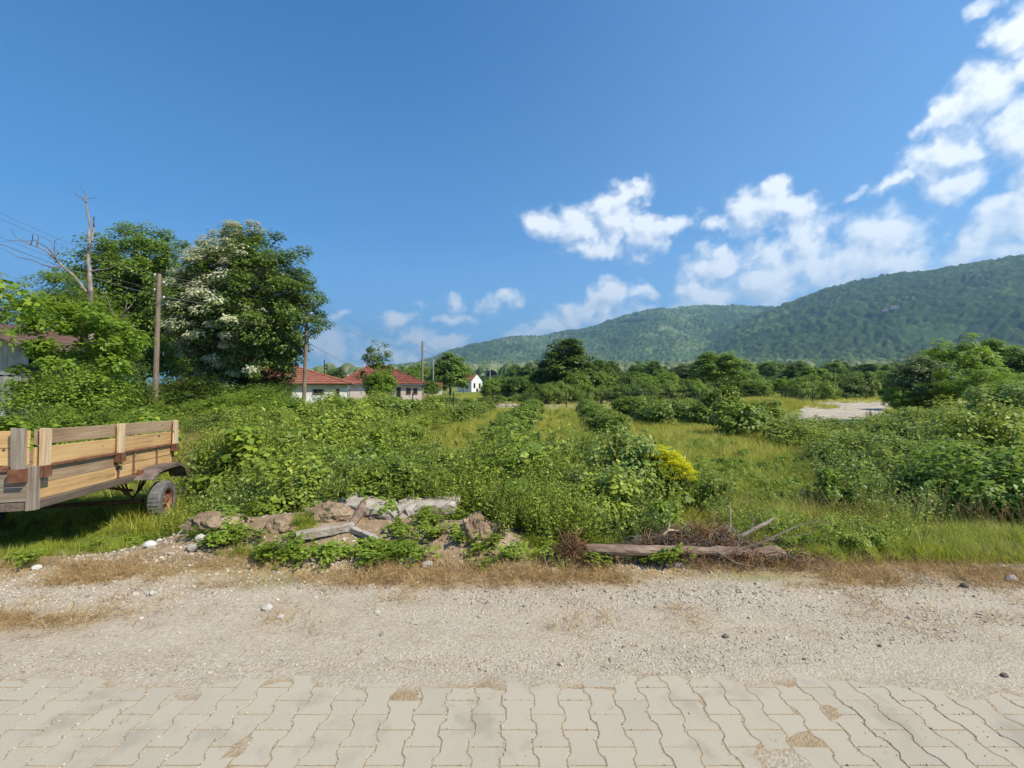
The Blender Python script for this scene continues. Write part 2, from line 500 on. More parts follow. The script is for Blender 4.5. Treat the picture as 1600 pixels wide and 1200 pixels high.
M['rust_dark'] = noise_mat('fender_paint_rust', [(0.3, (0.06, 0.04, 0.035)), (0.5, (0.15, 0.11, 0.09)), (0.7, (0.26, 0.20, 0.165))], 5, 6, 0.7, 0.3, 50, bdist=0.003)
M['tyre'] = noise_mat('dusty_rubber', [(0.3, (0.075, 0.072, 0.068)), (0.7, (0.19, 0.18, 0.165))], 12, 5, 0.9, 0.3, 90, bdist=0.002)
M['black'] = noise_mat('black_paint', [(0.3, (0.012, 0.012, 0.012)), (0.7, (0.03, 0.03, 0.03))], 6, 2, 0.6, 0)
M['wire'] = noise_mat('wire_grey', [(0.3, (0.14, 0.14, 0.15)), (0.7, (0.22, 0.22, 0.24))], 2, 2, 0.6, 0)
M['plaster'] = noise_mat('white_plaster', [(0.3, (0.55, 0.53, 0.49)), (0.5, (0.74, 0.73, 0.70)), (0.8, (0.80, 0.79, 0.77))], 0.7, 6, 0.9, 0.2, 12)
M['plaster_pink'] = noise_mat('pinkish_plaster', [(0.3, (0.52, 0.40, 0.35)), (0.7, (0.70, 0.58, 0.52))], 0.8, 5, 0.9, 0.2, 12)
M['trim_blue'] = noise_mat('blue_grey_trim', [(0.3, (0.12, 0.15, 0.20)), (0.7, (0.20, 0.24, 0.30))], 2, 2, 0.7, 0)
M['fascia'] = noise_mat('dark_eaves', [(0.3, (0.035, 0.025, 0.02)), (0.7, (0.08, 0.055, 0.045))], 3, 3, 0.8, 0)
M['tile'] = noise_mat('clay_roof_tile', [(0.25, (0.13, 0.045, 0.030)), (0.5, (0.24, 0.080, 0.050)), (0.75, (0.34, 0.14, 0.09))], 1.5, 6, 0.85, 0.2, 20, objvar=0.5)
M['tin'] = noise_mat('rusty_tin', [(0.3, (0.07, 0.04, 0.028)), (0.7, (0.17, 0.10, 0.07))], 2, 5, 0.7, 0.2, 20)
M['glass'] = base_mat('dark_glass', 0.1, 0.6)[0]
M['glass'].node_tree.nodes['Principled BSDF'].inputs['Base Color'].default_value = (0.02, 0.025, 0.03, 1)
M['frame'] = noise_mat('brown_window_frame', [(0.3, (0.12, 0.06, 0.035)), (0.7, (0.2, 0.11, 0.07))], 4, 2, 0.7, 0)
M['white'] = noise_mat('white_enamel', [(0.35, (0.62, 0.61, 0.58)), (0.7, (0.80, 0.80, 0.79))], 3, 4, 0.45, 0)
M['stone'] = noise_mat('pale_limestone', [(0.25, (0.30, 0.265, 0.215)), (0.55, (0.46, 0.42, 0.36)), (0.8, (0.60, 0.57, 0.51))], 6, 7, 0.92, 0.8, 14, bdist=0.03, objvar=0.3)
M['conc'] = noise_mat('old_concrete', [(0.25, (0.16, 0.125, 0.09)), (0.45, (0.32, 0.27, 0.21)), (0.7, (0.46, 0.41, 0.34))], 5, 8, 0.95, 0.9, 16, bdist=0.03)
M['soil'] = noise_mat('dry_soil', [(0.3, (0.14, 0.09, 0.05)), (0.5, (0.27, 0.185, 0.11)), (0.7, (0.39, 0.29, 0.19))], 6, 8, 0.95, 1.0, 14, bdist=0.04)
M['log'] = noise_mat('log_bark', [(0.3, (0.085, 0.052, 0.035)), (0.5, (0.19, 0.125, 0.088)), (0.72, (0.34, 0.25, 0.185))], 9, 7, 0.9, 1.0, 20, stretch=(0.35, 1, 1), bdist=0.02)
M['dark_metal'] = noise_mat('galvanised', [(0.3, (0.2, 0.2, 0.2)), (0.7, (0.35, 0.35, 0.36))], 3, 2, 0.5, 0)

# gravel stones
m, q, b = base_mat('gravel_stone', 0.9, 0.25)
oi = q.n('ShaderNodeObjectInfo'); t = q.n('ShaderNodeTexCoord')
c = q.ramp(oi.outputs['Random'], [(0.0, (0.16, 0.135, 0.11)), (0.10, (0.27, 0.22, 0.165)), (0.45, (0.41, 0.34, 0.255)), (0.8, (0.52, 0.45, 0.35)), (1.0, (0.62, 0.56, 0.46))])
c = q.mix(q.math('MULTIPLY', q.noise(t.outputs['Object'], 1.5, 3), 0.3), c, (0.3, 0.25, 0.19))
q.t.links.new(c, b.inputs['Base Color'])
M['gravel'] = m

# pavers: grey concrete under a film of pale dust, denser in places (world position)
m, q, b = base_mat('dusty_paver', 0.93, 0.2)
geo = q.n('ShaderNodeNewGeometry'); oi = q.n('ShaderNodeObjectInfo')
pos = geo.outputs['Position']
c = q.mix(oi.outputs['Random'], (0.325, 0.285, 0.215), (0.385, 0.335, 0.255))
fine = q.noise(pos, 240, 3, 0.7)
c = q.mix(q.math('MULTIPLY', q.smooth(fine, 0.35, 0.7), 0.6), c, (0.44, 0.38, 0.285))
dust = q.smooth(q.math('ADD', q.noise(pos, 1.3, 5, 0.6), q.math('MULTIPLY', q.noise(pos, 22, 5, 0.7), 0.35)), 0.46, 0.80)
c = q.mix(q.math('MULTIPLY', dust, 0.85), c, (0.41, 0.35, 0.262))
spk = q.n('ShaderNodeTexVoronoi', {'Vector': pos, 'Scale': 190.0}).outputs[0]
c = q.mix(q.math('MULTIPLY', q.smooth(spk, 0.16, 0.08), q.smooth(q.noise(pos, 30, 2), 0.5, 0.6)), c, (0.17, 0.15, 0.12))
c = q.mix(q.math('MULTIPLY', q.smooth(q.noise(pos, 3.1, 4, 0.6), 0.52, 0.70), 0.5), c, (0.25, 0.215, 0.16))
q.t.links.new(c, b.inputs['Base Color'])
bp = q.n('ShaderNodeBump', {'Strength': 0.5, 'Distance': 0.003, 'Height': q.noise(pos, 130, 5, 0.7)})
q.t.links.new(bp.outputs[0], b.inputs['Normal'])
M['paver'] = m

# ground sheet: blends gravel / straw litter / soil / turf by a zone attribute written per vertex
m, q, b = base_mat('ground_mixed', 0.95, 0.15)
geo = q.n('ShaderNodeNewGeometry'); pos = geo.outputs['Position']
zn = q.n('ShaderNodeAttribute', attribute_name='zone')
sep = q.n('ShaderNodeSeparateColor', {0: zn.outputs['Color']})
n_f = q.noise(pos, 60, 6, 0.7)
n_m = q.noise(pos, 3.5, 6, 0.65)
n_l = q.noise(pos, 0.25, 4, 0.6)
grav = q.ramp(q.math('ADD', q.math('MULTIPLY', n_f, 0.6), q.math('MULTIPLY', n_m, 0.4)), [(0.33, (0.23, 0.185, 0.13)), (0.5, (0.39, 0.32, 0.23)), (0.66, (0.50, 0.43, 0.325))])
vv = q.n('ShaderNodeTexVoronoi', {'Vector': pos, 'Scale': 75.0})
grav = q.mix(q.math('MULTIPLY', q.smooth(q.noise(q.n('ShaderNodeVectorMath', {0: pos, 1: (0.5, 2.4, 1)}, operation='MULTIPLY').outputs[0], 1.4, 4, 0.6), 0.42, 0.62), 0.5), grav, (0.46, 0.385, 0.28))
grav = q.mix(0.4, grav, q.ramp(vv.outputs[1], [(0.0, (0.21, 0.17, 0.12)), (0.5, (0.40, 0.33, 0.245)), (1.0, (0.60, 0.52, 0.41))]))
straw = q.ramp(q.noise(pos, 26, 6, 0.7, dist=1.0), [(0.3, (0.20, 0.135, 0.07)), (0.6, (0.42, 0.30, 0.15))])
soil = q.ramp(q.math('ADD', q.math('MULTIPLY', n_m, 0.6), q.math('MULTIPLY', n_f, 0.4)), [(0.35, (0.15, 0.095, 0.055)), (0.5, (0.27, 0.185, 0.11)), (0.68, (0.42, 0.32, 0.215))])
turf = q.ramp(q.math('ADD', q.math('MULTIPLY', n_m, 0.5), q.math('MULTIPLY', n_l, 0.5)), [(0.35, (0.075, 0.11, 0.022)), (0.52, (0.17, 0.20, 0.04)), (0.66, (0.32, 0.30, 0.08))])
c = q.mix(sep.outputs[0], turf, grav)
c = q.mix(sep.outputs[1], c, straw)
c = q.mix(sep.outputs[2], c, soil)
q.t.links.new(c, b.inputs['Base Color'])
bp = q.n('ShaderNodeBump', {'Strength': 0.7, 'Distance': 0.01, 'Height': q.math('ADD', q.math('MULTIPLY', vv.outputs[0], -0.6), n_f)})
q.t.links.new(bp.outputs[0], b.inputs['Normal'])
M['ground'] = m

# hills: woodland crowns and hay meadows by attributes
m, q, b = base_mat('wooded_hill', 0.95, 0.1)
at = q.n('ShaderNodeAttribute', attribute_name='crown_tone')
md = q.n('ShaderNodeAttribute', attribute_name='meadow')
geo = q.n('ShaderNodeNewGeometry')
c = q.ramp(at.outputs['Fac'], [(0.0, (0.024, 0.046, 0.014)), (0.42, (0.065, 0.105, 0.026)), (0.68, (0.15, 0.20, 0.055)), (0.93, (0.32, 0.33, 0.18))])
c = q.mix(q.math('MULTIPLY', q.noise(geo.outputs['Position'], 0.35, 4, 0.7), 0.6), c, (0.02, 0.04, 0.014))
c = q.mix(md.outputs['Fac'], c, (0.08, 0.13, 0.04))
q.t.links.new(c, b.inputs['Base Color'])
bp = q.n('ShaderNodeBump', {'Strength': 0.8, 'Distance': 3.0, 'Height': q.noise(geo.outputs['Position'], 0.5, 3, 0.7)})
q.t.links.new(bp.outputs[0], b.inputs['Normal'])
M['hill'] = m

# dirt road far side
M['dirt_road'] = noise_mat('pale_dirt_road', [(0.3, (0.30, 0.24, 0.17)), (0.55, (0.43, 0.36, 0.27)), (0.75, (0.52, 0.45, 0.35))], 0.8, 7, 0.95, 0.5, 8, bdist=0.03)
M['clear'] = base_mat('clear_plastic', 0.12, 0.6)[0]
bb = M['clear'].node_tree.nodes['Principled BSDF']
bb.inputs['Base Color'].default_value = (0.75, 0.87, 0.95, 1); bb.inputs['Transmission Weight'].default_value = 0.75
M['blue_plastic'] = noise_mat('blue_plastic', [(0.3, (0.05, 0.16, 0.4)), (0.7, (0.08, 0.22, 0.5))], 3, 1, 0.4, 0)

# ------------------------------------------------------------------ ground sheet
def geo_steps(a, b, d0, growth):
    out = [a]; d = d0
    while out[-1] < b:
        out.append(out[-1] + d); d *= growth
    return out


xs = np.array(sorted([-x for x in geo_steps(7.0, 9000, 0.09, 1.11)[1:]] + list(np.arange(-7.0, 7.0001, 0.055)) + geo_steps(7.0, 9000, 0.09, 1.11)[1:]))
ys = np.array([-9000, -3000, -800, -200, -60, -25, -12, -7, -4, -2, 0, 1.0, 1.6] + list(np.arange(1.9, 6.8, 0.045)) + geo_steps(6.85, 9000, 0.08, 1.035))
xs = np.clip(xs, -9000, 9000); ys = np.clip(ys, -9000, 9000)
GX, GY = np.meshgrid(xs, ys)
gx, gy = GX.ravel(), GY.ravel()
gzv = gh(gx, gy)
nx, ny = len(xs), len(ys)
ii = np.arange(nx * ny).reshape(ny, nx)
faces = np.stack([ii[:-1, :-1].ravel(), ii[:-1, 1:].ravel(), ii[1:, 1:].ravel(), ii[1:, :-1].ravel()], 1)


def z_straw(x, y):
    n = fbm(x * 1.7, y * 2.6, 31, 4)
    band = sst(y, 3.52, 3.8) * sst(-y, -4.35, -3.98)
    s = band * sst(n, 0.30, 0.55)
    s = np.maximum(s, gauss(x, y, -3.35, 3.2, 0.75, 0.22) * sst(n, 0.25, 0.5))
    s = np.maximum(s, sst(x, 2.2, 3.2) * gauss(0, y, 0, 4.25, 1, 0.28) * sst(n, 0.2, 0.5))
    s = np.maximum(s, 0.22 * sst(fbm(x * 2.5, y * 3.5, 77, 4), 0.45, 0.75) * sst(y, 2.8, 3.1) * sst(-y, -3.95, -3.8))
    return s


def z_soil(x, y):
    n = fbm(x * 1.4, y * 1.9, 55, 4)
    s = sst(x, -4.3, -3.4) * sst(-x, -0.25, 0.1) * sst(y, 4.0, 4.15) * sst(-y, -6.0, -5.5) * sst(n, 0.22, 0.36)
    s = np.maximum(s, sst(x, 0.3, 0.6) * sst(-x, -3.0, -2.4) * sst(y, 4.0, 4.15) * sst(-y, -4.9, -4.5) * 0.85)
    s = np.maximum(s, 0.8 * gauss(x, y, -5.5, 8.2, 0.9, 0.9))
    s = np.maximum(s, 0.75 * sst(fbm(x * 2.2, y * 3, 155, 3), 0.42, 0.55) * sst(-x, 2.8, 3.6) * sst(y, 4.0, 4.2) * sst(-y, -5.3, -4.7))
    return s


def z_gravel(x, y):
    n = fbm(x * 1.5, y * 1.5, 41, 3) - 0.5
    g = sst(-y, -(4.05), -3.75 + 0 * x) if False else 1 - sst(y + n * 0.5, 3.7, 4.05)
    # bare strip beyond the orchard
    g = np.maximum(g, 0.75 * sst(y, 31.5, 33.5) * sst(-y, -50, -46) * sst(x, -12, -7) * sst(-x, -14, -10) * sst(fbm(x * .4, y * .4, 5, 3), 0.3, 0.5))
    return g


zr = z_gravel(gx, gy); zg = z_straw(gx, gy); zb = z_soil(gx, gy)
zg = np.maximum(zg, 0.85 * sst(gy, 3.7, 3.95) * sst(-gy, -4.6, -4.25))
zg = np.where(gy < paver_edge(gx), 0.8 * sst(-gzv, 0.0004, 0.0016), zg)
zb = np.where(gy < paver_edge(gx), 0.30 * sst(-gzv, 0.0002, 0.0014), zb)
zone = np.stack([zr, zg, zb, np.ones_like(zr)], 1)
me = mesh_np('ground', np.stack([gx, gy, gzv], 1), faces, {'zone': ('POINT', 'FLOAT_COLOR', zone)}, smooth=True)
me.materials.append(M['ground'])
tag(link('ground', me), None, None, kind='structure')


# ------------------------------------------------------------------ pavement: interlocking pavers, one object each
def paver_outline(y0, y1):
    """half outline between two y of a 0.20 m double-T paver centred at 0; returns closed outline"""
    g = 0.0026
    prof = [(-0.1, 0.0825), (-0.066, 0.0825), (-0.036, 0.060), (0.036, 0.060), (0.066, 0.0825), (0.1, 0.0825)]

    def wd(y):
        for (a, wa), (b_, wb) in zip(prof, prof[1:]):
            if a <= y <= b_: return wa + (wb - wa) * (y - a) / (b_ - a)
        return 0.0825
    yy = [y0 + g] + [p[0] for p in prof[1:-1] if y0 + g < p[0] < y1 - g] + [y1 - g]
    right = [(wd(y) - g, y) for y in yy]
    return right + [(-x, y) for x, y in reversed(right)]


def paver_geo(y0, y1, tilt=(0, 0)):
    o = paver_outline(y0, y1)
    n = len(o)
    ch = 0.0020
    cy = (y0 + y1) / 2
    top = [((x - ch * (1 if x > 0 else -1)), y - ch * (1 if y > cy else -1) if (abs(y - y0) < 0.01 or abs(y - y1) < 0.01) else y, x * tilt[0] + y * tilt[1]) for x, y in o]
    mid = [(x, y, -ch + x * tilt[0] + y * tilt[1]) for x, y in o]
    bot = [(x, y, -0.08) for x, y in o]
    vs = top + mid + bot
    fs = [tuple(range(n))]
    for k in range(n):
        j = (k + 1) % n
        fs.append((k, k + n, j + n, j)); fs.append((k + n, k + 2 * n, j + 2 * n, j + n))
    return vs, [f for f in fs]


pavement = bpy.data.objects.new('pavement', None)
COL.objects.link(pavement)
pavement['kind'] = 'structure'
pm = {}
for key, (a, b_) in {'full': (-0.1, 0.1), 'near_half': (-0.1, 0.0), 'far_half': (0.0, 0.1)}.items():
    for tv in range(4):
        rr = random.Random(tv * 7 + len(key))
        vs, fs = paver_geo(a, b_, (rr.uniform(-0.008, 0.008), rr.uniform(-0.007, 0.007)))
        mbm = MB().add(vs, fs)
        mm = bpy.data.meshes.new('paver')
        mm.from_pydata(mbm.v, [], mbm.f); mm.update(); mm.materials.append(M['paver'])
        # outline runs clockwise or not: make the top face look up
        if mm.polygons[0].normal.z < 0: mm.flip_normals()
        pm[(key, tv)] = mm
rest = MB()
npav = 0
rr = random.Random(3)
for c in range(-58, 59):
    x = c * 0.1425 + 0.03
    edge = float(paver_edge(np.array([x]))[0])
    odd = c % 2
    y = edge
    rows = []
    # distance of full-paver joints in this column measured back from 2.54
    base = 2.54 + (0.1 if odd else 0.0)
    k = 0
    while base + 0.2 * k + 0.2 <= edge + 1e-6: k += 1
    ytop = base + 0.2 * k
    if ytop > edge + 1e-6:                      # column ends in a half block
        rows.append(('near_half', ytop - 0.1)); ytop -= 0.2
    elif ytop < edge - 1e-6:
        rows.append(('near_half', ytop + 0.1))
    yy = ytop
    while yy > -3.0:
        rows.append(('full', yy - 0.1)); yy -= 0.2
    for key, cy in rows:
        vis = cy > 1.80 and abs(x) < cy * 1.13 + 0.10
        tv = rr.randrange(4)
        dz = rr.uniform(-0.0018, 0.0005)
        if vis and npav < 300:
            o = bpy.data.objects.new('paver', pm[(key, tv)])
            COL.objects.link(o); o.parent = pavement
            o.location = (x, cy, dz)
            npav += 1
        else:
            mm = pm[(key, 0)]
            rest.add([(v.co.x + x, v.co.y + cy, v.co.z + dz) for v in mm.vertices], [tuple(p.vertices) for p in mm.polygons])
o = rest.build('paving_stones', M['paver'], pavement)
o['kind'] = 'stuff'


# ------------------------------------------------------------------ dirt road curving away behind the field
def strip(name, path, mat, lift=0.05, nw=6, kind='structure'):
    """path: list of (x, y, half width)"""
    pts = []
    for i in range(len(path) - 1):
        for s in range(8):
            t = s / 8
            a, b_ = path[i], path[i + 1]
            pts.append(tuple(a[k] * (1 - t) + b_[k] * t for k in range(3)))
    pts.append(path[-1])
    vs = []
    for i, (x, y, hw) in enumerate(pts):
        a = pts[max(i - 2, 0)]; b_ = pts[min(i + 2, len(pts) - 1)]
        d = Vector((b_[0] - a[0], b_[1] - a[1], 0)).normalized()
        nrm = Vector((-d.y, d.x, 0))
        wob = 0.35 * (fbm(np.array([i * 0.37]), np.array([2.2]), 8, 3)[0] - 0.5)
        for k in range(nw + 1):
            s = (k / nw * 2 - 1) * (hw + wob * hw)
            px_, py_ = x + nrm.x * s, y + nrm.y * s
            edge = -0.12 if k in (0, nw) else 0
            vs.append((px_, py_, gz(px_, py_) + lift + edge + 0.015 * math.sin(px_ * 2.1 + py_)))
    fs = []
    for i in range(len(pts) - 1):
        for k in range(nw):
            a = i * (nw + 1) + k
            fs.append((a, a + 1, a + nw + 2, a + nw + 1))
    mm = bpy.data.meshes.new(name); mm.from_pydata(vs, [], fs); mm.materials.append(mat)
    if mm.polygons[0].normal.z < 0: mm.flip_normals()
    o = link(name, mm); o['kind'] = kind
    return o


strip('dirt_road', [(13, 20, 1.6), (17.5, 25, 2.0), (21.5, 30, 3.0), (26.0, 36, 3.6), (31.5, 44, 4.0), (37.5, 50, 5.2), (43, 51, 4.6), (52, 48, 4.0), (66, 40, 4)], M['dirt_road'])
strip('village_road', [(-34, 62, 2.4), (-16, 54, 2.2), (-6, 48, 2.2), (3, 47, 2.2), (12, 49, 2.2), (22, 54, 2.2), (34, 58, 2.4), (44, 55, 3)], M['dirt_road'], lift=0.07)


# ------------------------------------------------------------------ wooded hills
def prof(tab, px):
    return np.interp(px, [t[0] for t in tab], [t[1] for t in tab])


SK1 = [(300, 612), (560, 600), (612, 592), (640, 574), (665, 562), (700, 551), (740, 541), (790, 532), (850, 529), (900, 520), (940, 512), (975, 500), (1010, 491), (1045, 487), (1100, 484.5), (1150, 484), (1205, 486), (1260, 492), (1400, 512), (1700, 540), (2400, 560)]
SK0 = [(300, 604), (600, 585), (700, 562), (780, 532), (830, 527), (870, 526), (890, 519), (925, 516), (980, 520), (1100, 540), (1300, 560), (2400, 570)]
SK2 = [(300, 620), (900, 612), (1010, 588), (1060, 566), (1105, 543), (1150, 512), (1190, 493), (1215, 484), (1250, 470), (1290, 455), (1335, 444), (1390, 436), (1450, 430), (1500, 422), (1545, 414), (1600, 408), (1800, 392), (2400, 380)]
SK3 = [(300, 630), (1300, 560), (1450, 450), (1520, 420), (1560, 408), (1600, 399), (1700, 385), (2400, 360)]

naz, nr = 760, 560
aza = np.linspace(-0.62, 1.02, naz)
ra = 420 * (4400 / 420) ** (np.linspace(0, 1, nr) ** 0.86)
AZ, RR = np.meshgrid(aza, ra)
PX = 800 + F * np.tan(AZ)
HX, HY = RR * np.sin(AZ), RR * np.cos(AZ)
ca = np.cos(AZ)


def layer(tab, ridge, base, power, gul, seed):
    top = (600 - prof(tab, PX)) / F * ca * ridge              # ridge height from its elevation angle
    t = (RR - base) / (ridge - base)
    warp = (fbm(HX / 420, HY / 420, seed, 4) - 0.5)
    up = np.clip(t, 0, 1)
    prof_ = np.sin(up * math.pi / 2) ** power
    back = np.clip(t - 1, 0, 3)
    z = top * (prof_ - back * 0.55)
    want = (600 - prof(tab, PX[0])) / F * ca[0]                      # the skyline's elevation in every direction
    k_ = want / np.maximum((z / RR).max(0), 1e-6) * (1 - 7.0 / np.maximum(top[0], 60))
    z = z * np.where(want > 0.006, np.clip(k_, 0.6, 1.1), 1.0)[None]
    ridg = 1 - np.abs(2 * fbm((HX + HY * 0.35) / 430 + warp * 1.6, (HY - HX * 0.2) / 900 + warp, seed + 3, 4) - 1)
    z = z + gul * (ridg - 0.75) * np.sin(np.clip(t, 0, 1) * math.pi) * np.clip(top, 0, 400) / 200
    return z


ap = np.clip((RR - 430) / 1150, 0, 1) ** 1.25 * 62 * sst(PX, 420, 700)
ap = ap + 16 * (fbm(HX / 160, HY / 160, 71, 4) - 0.5) * sst(RR, 430, 800)
L2 = layer(SK2, 2350, 1050, 1.35, 42, 23)
Z = np.maximum.reduce([layer(SK0, 4300, 2500, 1.3, 30, 5), layer(SK1, 3600, 1500, 1.2, 75, 11),
                       L2, layer(SK3, 3700, 2400, 1.2, 30, 37), ap])
cloud_shade = sst(L2 - Z, -6, -0.5) * sst(L2, 60, 120)  # cloud shadow on the right hill, put into the crown colour
Z = Z - 3.0 * (RR < 440)
# tree crowns: domes on a jittered lattice


def crowns(x, y, cell, seed):
    gx_, gy_ = np.floor(x / cell), np.floor(y / cell)
    best = np.full(x.shape, 9.0); tone = np.zeros(x.shape); size = np.ones(x.shape)
    for dx in (-1, 0, 1):
        for dy in (-1, 0, 1):
            cx, cy = gx_ + dx, gy_ + dy
            jx = cx + 0.15 + 0.7 * hash2(cx, cy, seed); jy = cy + 0.15 + 0.7 * hash2(cx, cy, seed + 1)
            sz = 0.5 + 0.85 * hash2(cx, cy, seed + 2)
            d = np.hypot(x / cell - jx, y / cell - jy) / sz
            u = d < best
            best = np.where(u, d, best); tone = np.where(u, hash2(cx, cy, seed + 3), tone); size = np.where(u, sz, size)
    return np.clip(1 - best ** 2 * 1.15, 0, 1) ** 0.6 * size, tone


cell = 10.5
dome, tone = crowns(HX, HY, cell, 91)
meadow = sst(fbm(HX / 130, HY / 90, 15, 4), 0.60, 0.64) * sst(Z, 4, 12) * sst(-Z, -150, -70) * sst(PX, 800, 1000)
dome = dome * (1 - meadow)
Z = Z + dome * (10.0 + 5 * tone) * (0.55 + 0.9 * fbm(HX / 90, HY / 90, 57, 3))
tone = np.clip(tone * 0.7 + 0.75 * (fbm(HX / 170, HY / 260, 44, 4) - 0.42) + 0.14 * sst(-Z, -90, -30) - 0.18 * cloud_shade, 0, 1)  # last term paints the right hill's crowns darker, as under a cloud
vv_ = np.stack([HX.ravel(), HY.ravel(), Z.ravel()], 1)
ii = np.arange(naz * nr).reshape(nr, naz)
faces = np.stack([ii[:-1, :-1].ravel(), ii[:-1, 1:].ravel(), ii[1:, 1:].ravel(), ii[1:, :-1].ravel()], 1)
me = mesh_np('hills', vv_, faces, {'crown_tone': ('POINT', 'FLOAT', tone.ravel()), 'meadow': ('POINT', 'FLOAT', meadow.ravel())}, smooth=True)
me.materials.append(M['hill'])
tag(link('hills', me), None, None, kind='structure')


def hill_z(px, r):
    j = int(np.argmin(np.abs(PX[0] - px))); i = int(np.argmin(np.abs(ra - r)))
    return float(Z[max(i - 2, 0):i + 3, max(j - 1, 0):j + 2].max())


# ------------------------------------------------------------------ haze: one closed box of air
m = bpy.data.materials.new('air'); m.use_nodes = True
t_ = m.node_tree
t_.nodes.remove(t_.nodes['Principled BSDF'])
pv = t_.nodes.new('ShaderNodeVolumePrincipled')
pv.inputs['Density'].default_value = 1.8e-4
pv.inputs['Color'].default_value = (0.42, 0.72, 1.0, 1)
pv.inputs['Anisotropy'].default_value = 0.2
t_.links.new(pv.outputs[0], t_.nodes['Material Output'].inputs['Volume'])
hb = MB().box((0, 0, 0), (2, 2, 2))
hb.v = [(x * 9500, y * 9500, -2.0 if z < 0 else 1100.0) for x, y, z in hb.v]
o = hb.build('haze', m)
o['kind'] = 'stuff'

# ------------------------------------------------------------------ plant building blocks (quads only)
class QM:
    def __init__(self):
        self.vs = []; self.fs = []; self.ms = []; self.n = 0

    def add(self, v, f, mi=0):
        self.vs.append(v); self.fs.append(f + self.n); self.ms.append(np.full(len(f), mi, np.int32)); self.n += len(v)

    def tube(self, pts, rad, n=4, mi=0):
        pts = np.asarray(pts, float); rad = np.broadcast_to(np.asarray(rad, float), (len(pts),))
        d = np.gradient(pts, axis=0)
        d /= np.linalg.norm(d, axis=1, keepdims=True) + 1e-9
        ref = np.array([0.31, 0.95, 0.07])
        a = np.cross(d, ref); a /= np.linalg.norm(a, axis=1, keepdims=True) + 1e-9
        b_ = np.cross(d, a)
        th = np.arange(n) * 2 * np.pi / n
        v = pts[:, None] + rad[:, None, None] * (a[:, None] * np.cos(th)[None, :, None] + b_[:, None] * np.sin(th)[None, :, None])
        v = v.reshape(-1, 3)
        k = np.arange(n)
        fs = []
        for i in range(len(pts) - 1):
            fs.append(np.stack([i * n + k, i * n + (k + 1) % n, (i + 1) * n + (k + 1) % n, (i + 1) * n + k], 1))
        self.add(v, np.concatenate(fs), mi)

    def leaves(self, pos, axis, nrm, L, W, mi=0, fold=0.12, wide=0.42, droop=0.0):
        pos = np.asarray(pos, float); N = len(pos)
        if N == 0: return
        a = axis / (np.linalg.norm(axis, axis=1, keepdims=True) + 1e-9)
        s = np.cross(nrm, a); s /= np.linalg.norm(s, axis=1, keepdims=True) + 1e-9
        u = np.cross(a, s)
        L = np.broadcast_to(np.asarray(L, float), (N,))[:, None]; W = np.broadcast_to(np.asarray(W, float), (N,))[:, None]
        tip = pos + a * L; tip[:, 2] -= (droop * L)[:, 0]
        mid = pos + a * L * wide + u * W * fold
        v = np.stack([pos, mid + s * W / 2, tip, mid - s * W / 2], 1).reshape(-1, 3)
        f = (np.arange(N)[:, None] * 4 + np.arange(4)[None])
        self.add(v, f, mi)

    def mesh(self, name, mats):
        me = mesh_np(name, np.concatenate(self.vs), np.concatenate(self.fs))
        for m_ in mats: me.materials.append(m_)
        if len(mats) > 1: me.polygons.foreach_set('material_index', np.concatenate(self.ms))
        return me


def rnd_dir(g, n):
    v = g.normal(size=(n, 3)); return v / (np.linalg.norm(v, axis=1, keepdims=True) + 1e-9)


def clump_centres(g, n, r, c, seed, flat=0.0, inner=0.45):
    """clump centres in an uneven ellipsoid, denser near its skin"""
    d = rnd_dir(g, n * 2)
    d = d[d[:, 2] > -0.75 + flat][:n]
    rad = g.uniform(0, 1, len(d)) ** inner
    th = np.arctan2(d[:, 1], d[:, 0])
    lob = 0.72 + 0.52 * fbm(th * 1.3 + 9, d[:, 2] * 2.2 + 5, seed, 3)
    return np.array(c) + d * np.array(r) * (rad * lob)[:, None]


def foliage(q, g, cc, per, cr, L, W, mi=0, up=0.7, out=0.5, centre=None, droop=0.0, flat=0.65, sag=0.2):
    """leaves sitting round each clump centre"""
    n = len(cc) * per
    base = np.repeat(cc, per, 0)
    sc = np.repeat(g.uniform(0.6, 1.25, len(cc)), per)[:, None]
    d = rnd_dir(g, n)
    rr_ = g.uniform(0.25, 1, n)[:, None] ** 0.6
    off = d * rr_ * cr * sc; off[:, 2] *= flat
    pos = base + off
    cen = np.array(centre if centre is not None else cc.mean(0))
    o = pos - cen; o /= np.linalg.norm(o, axis=1, keepdims=True) + 1e-9
    nrm = o * out + d * 0.45 + np.array([0, 0, up]) + rnd_dir(g, n) * 0.55
    nrm /= np.linalg.norm(nrm, axis=1, keepdims=True) + 1e-9
    ax = rnd_dir(g, n) + d * 0.7 + np.array([0, 0, -sag])
    ax = ax - nrm * (ax * nrm).sum(1, keepdims=True)
    s = g.uniform(0.65, 1.25, n)
    q.leaves(pos, ax, nrm, L * s, W * s, mi, droop=droop)


def curve(a, b, g, bend=0.15, n=5):
    a = np.array(a, float); b = np.array(b, float)
    t = np.linspace(0, 1, n)[:, None]
    l = np.linalg.norm(b - a)
    off = g.normal(size=3) * bend * l
    return a * (1 - t) + b * t + off * (t * (1 - t) * 4) * 0.5 + np.array([0, 0, 1]) * (t * (1 - t)) * l * 0.25


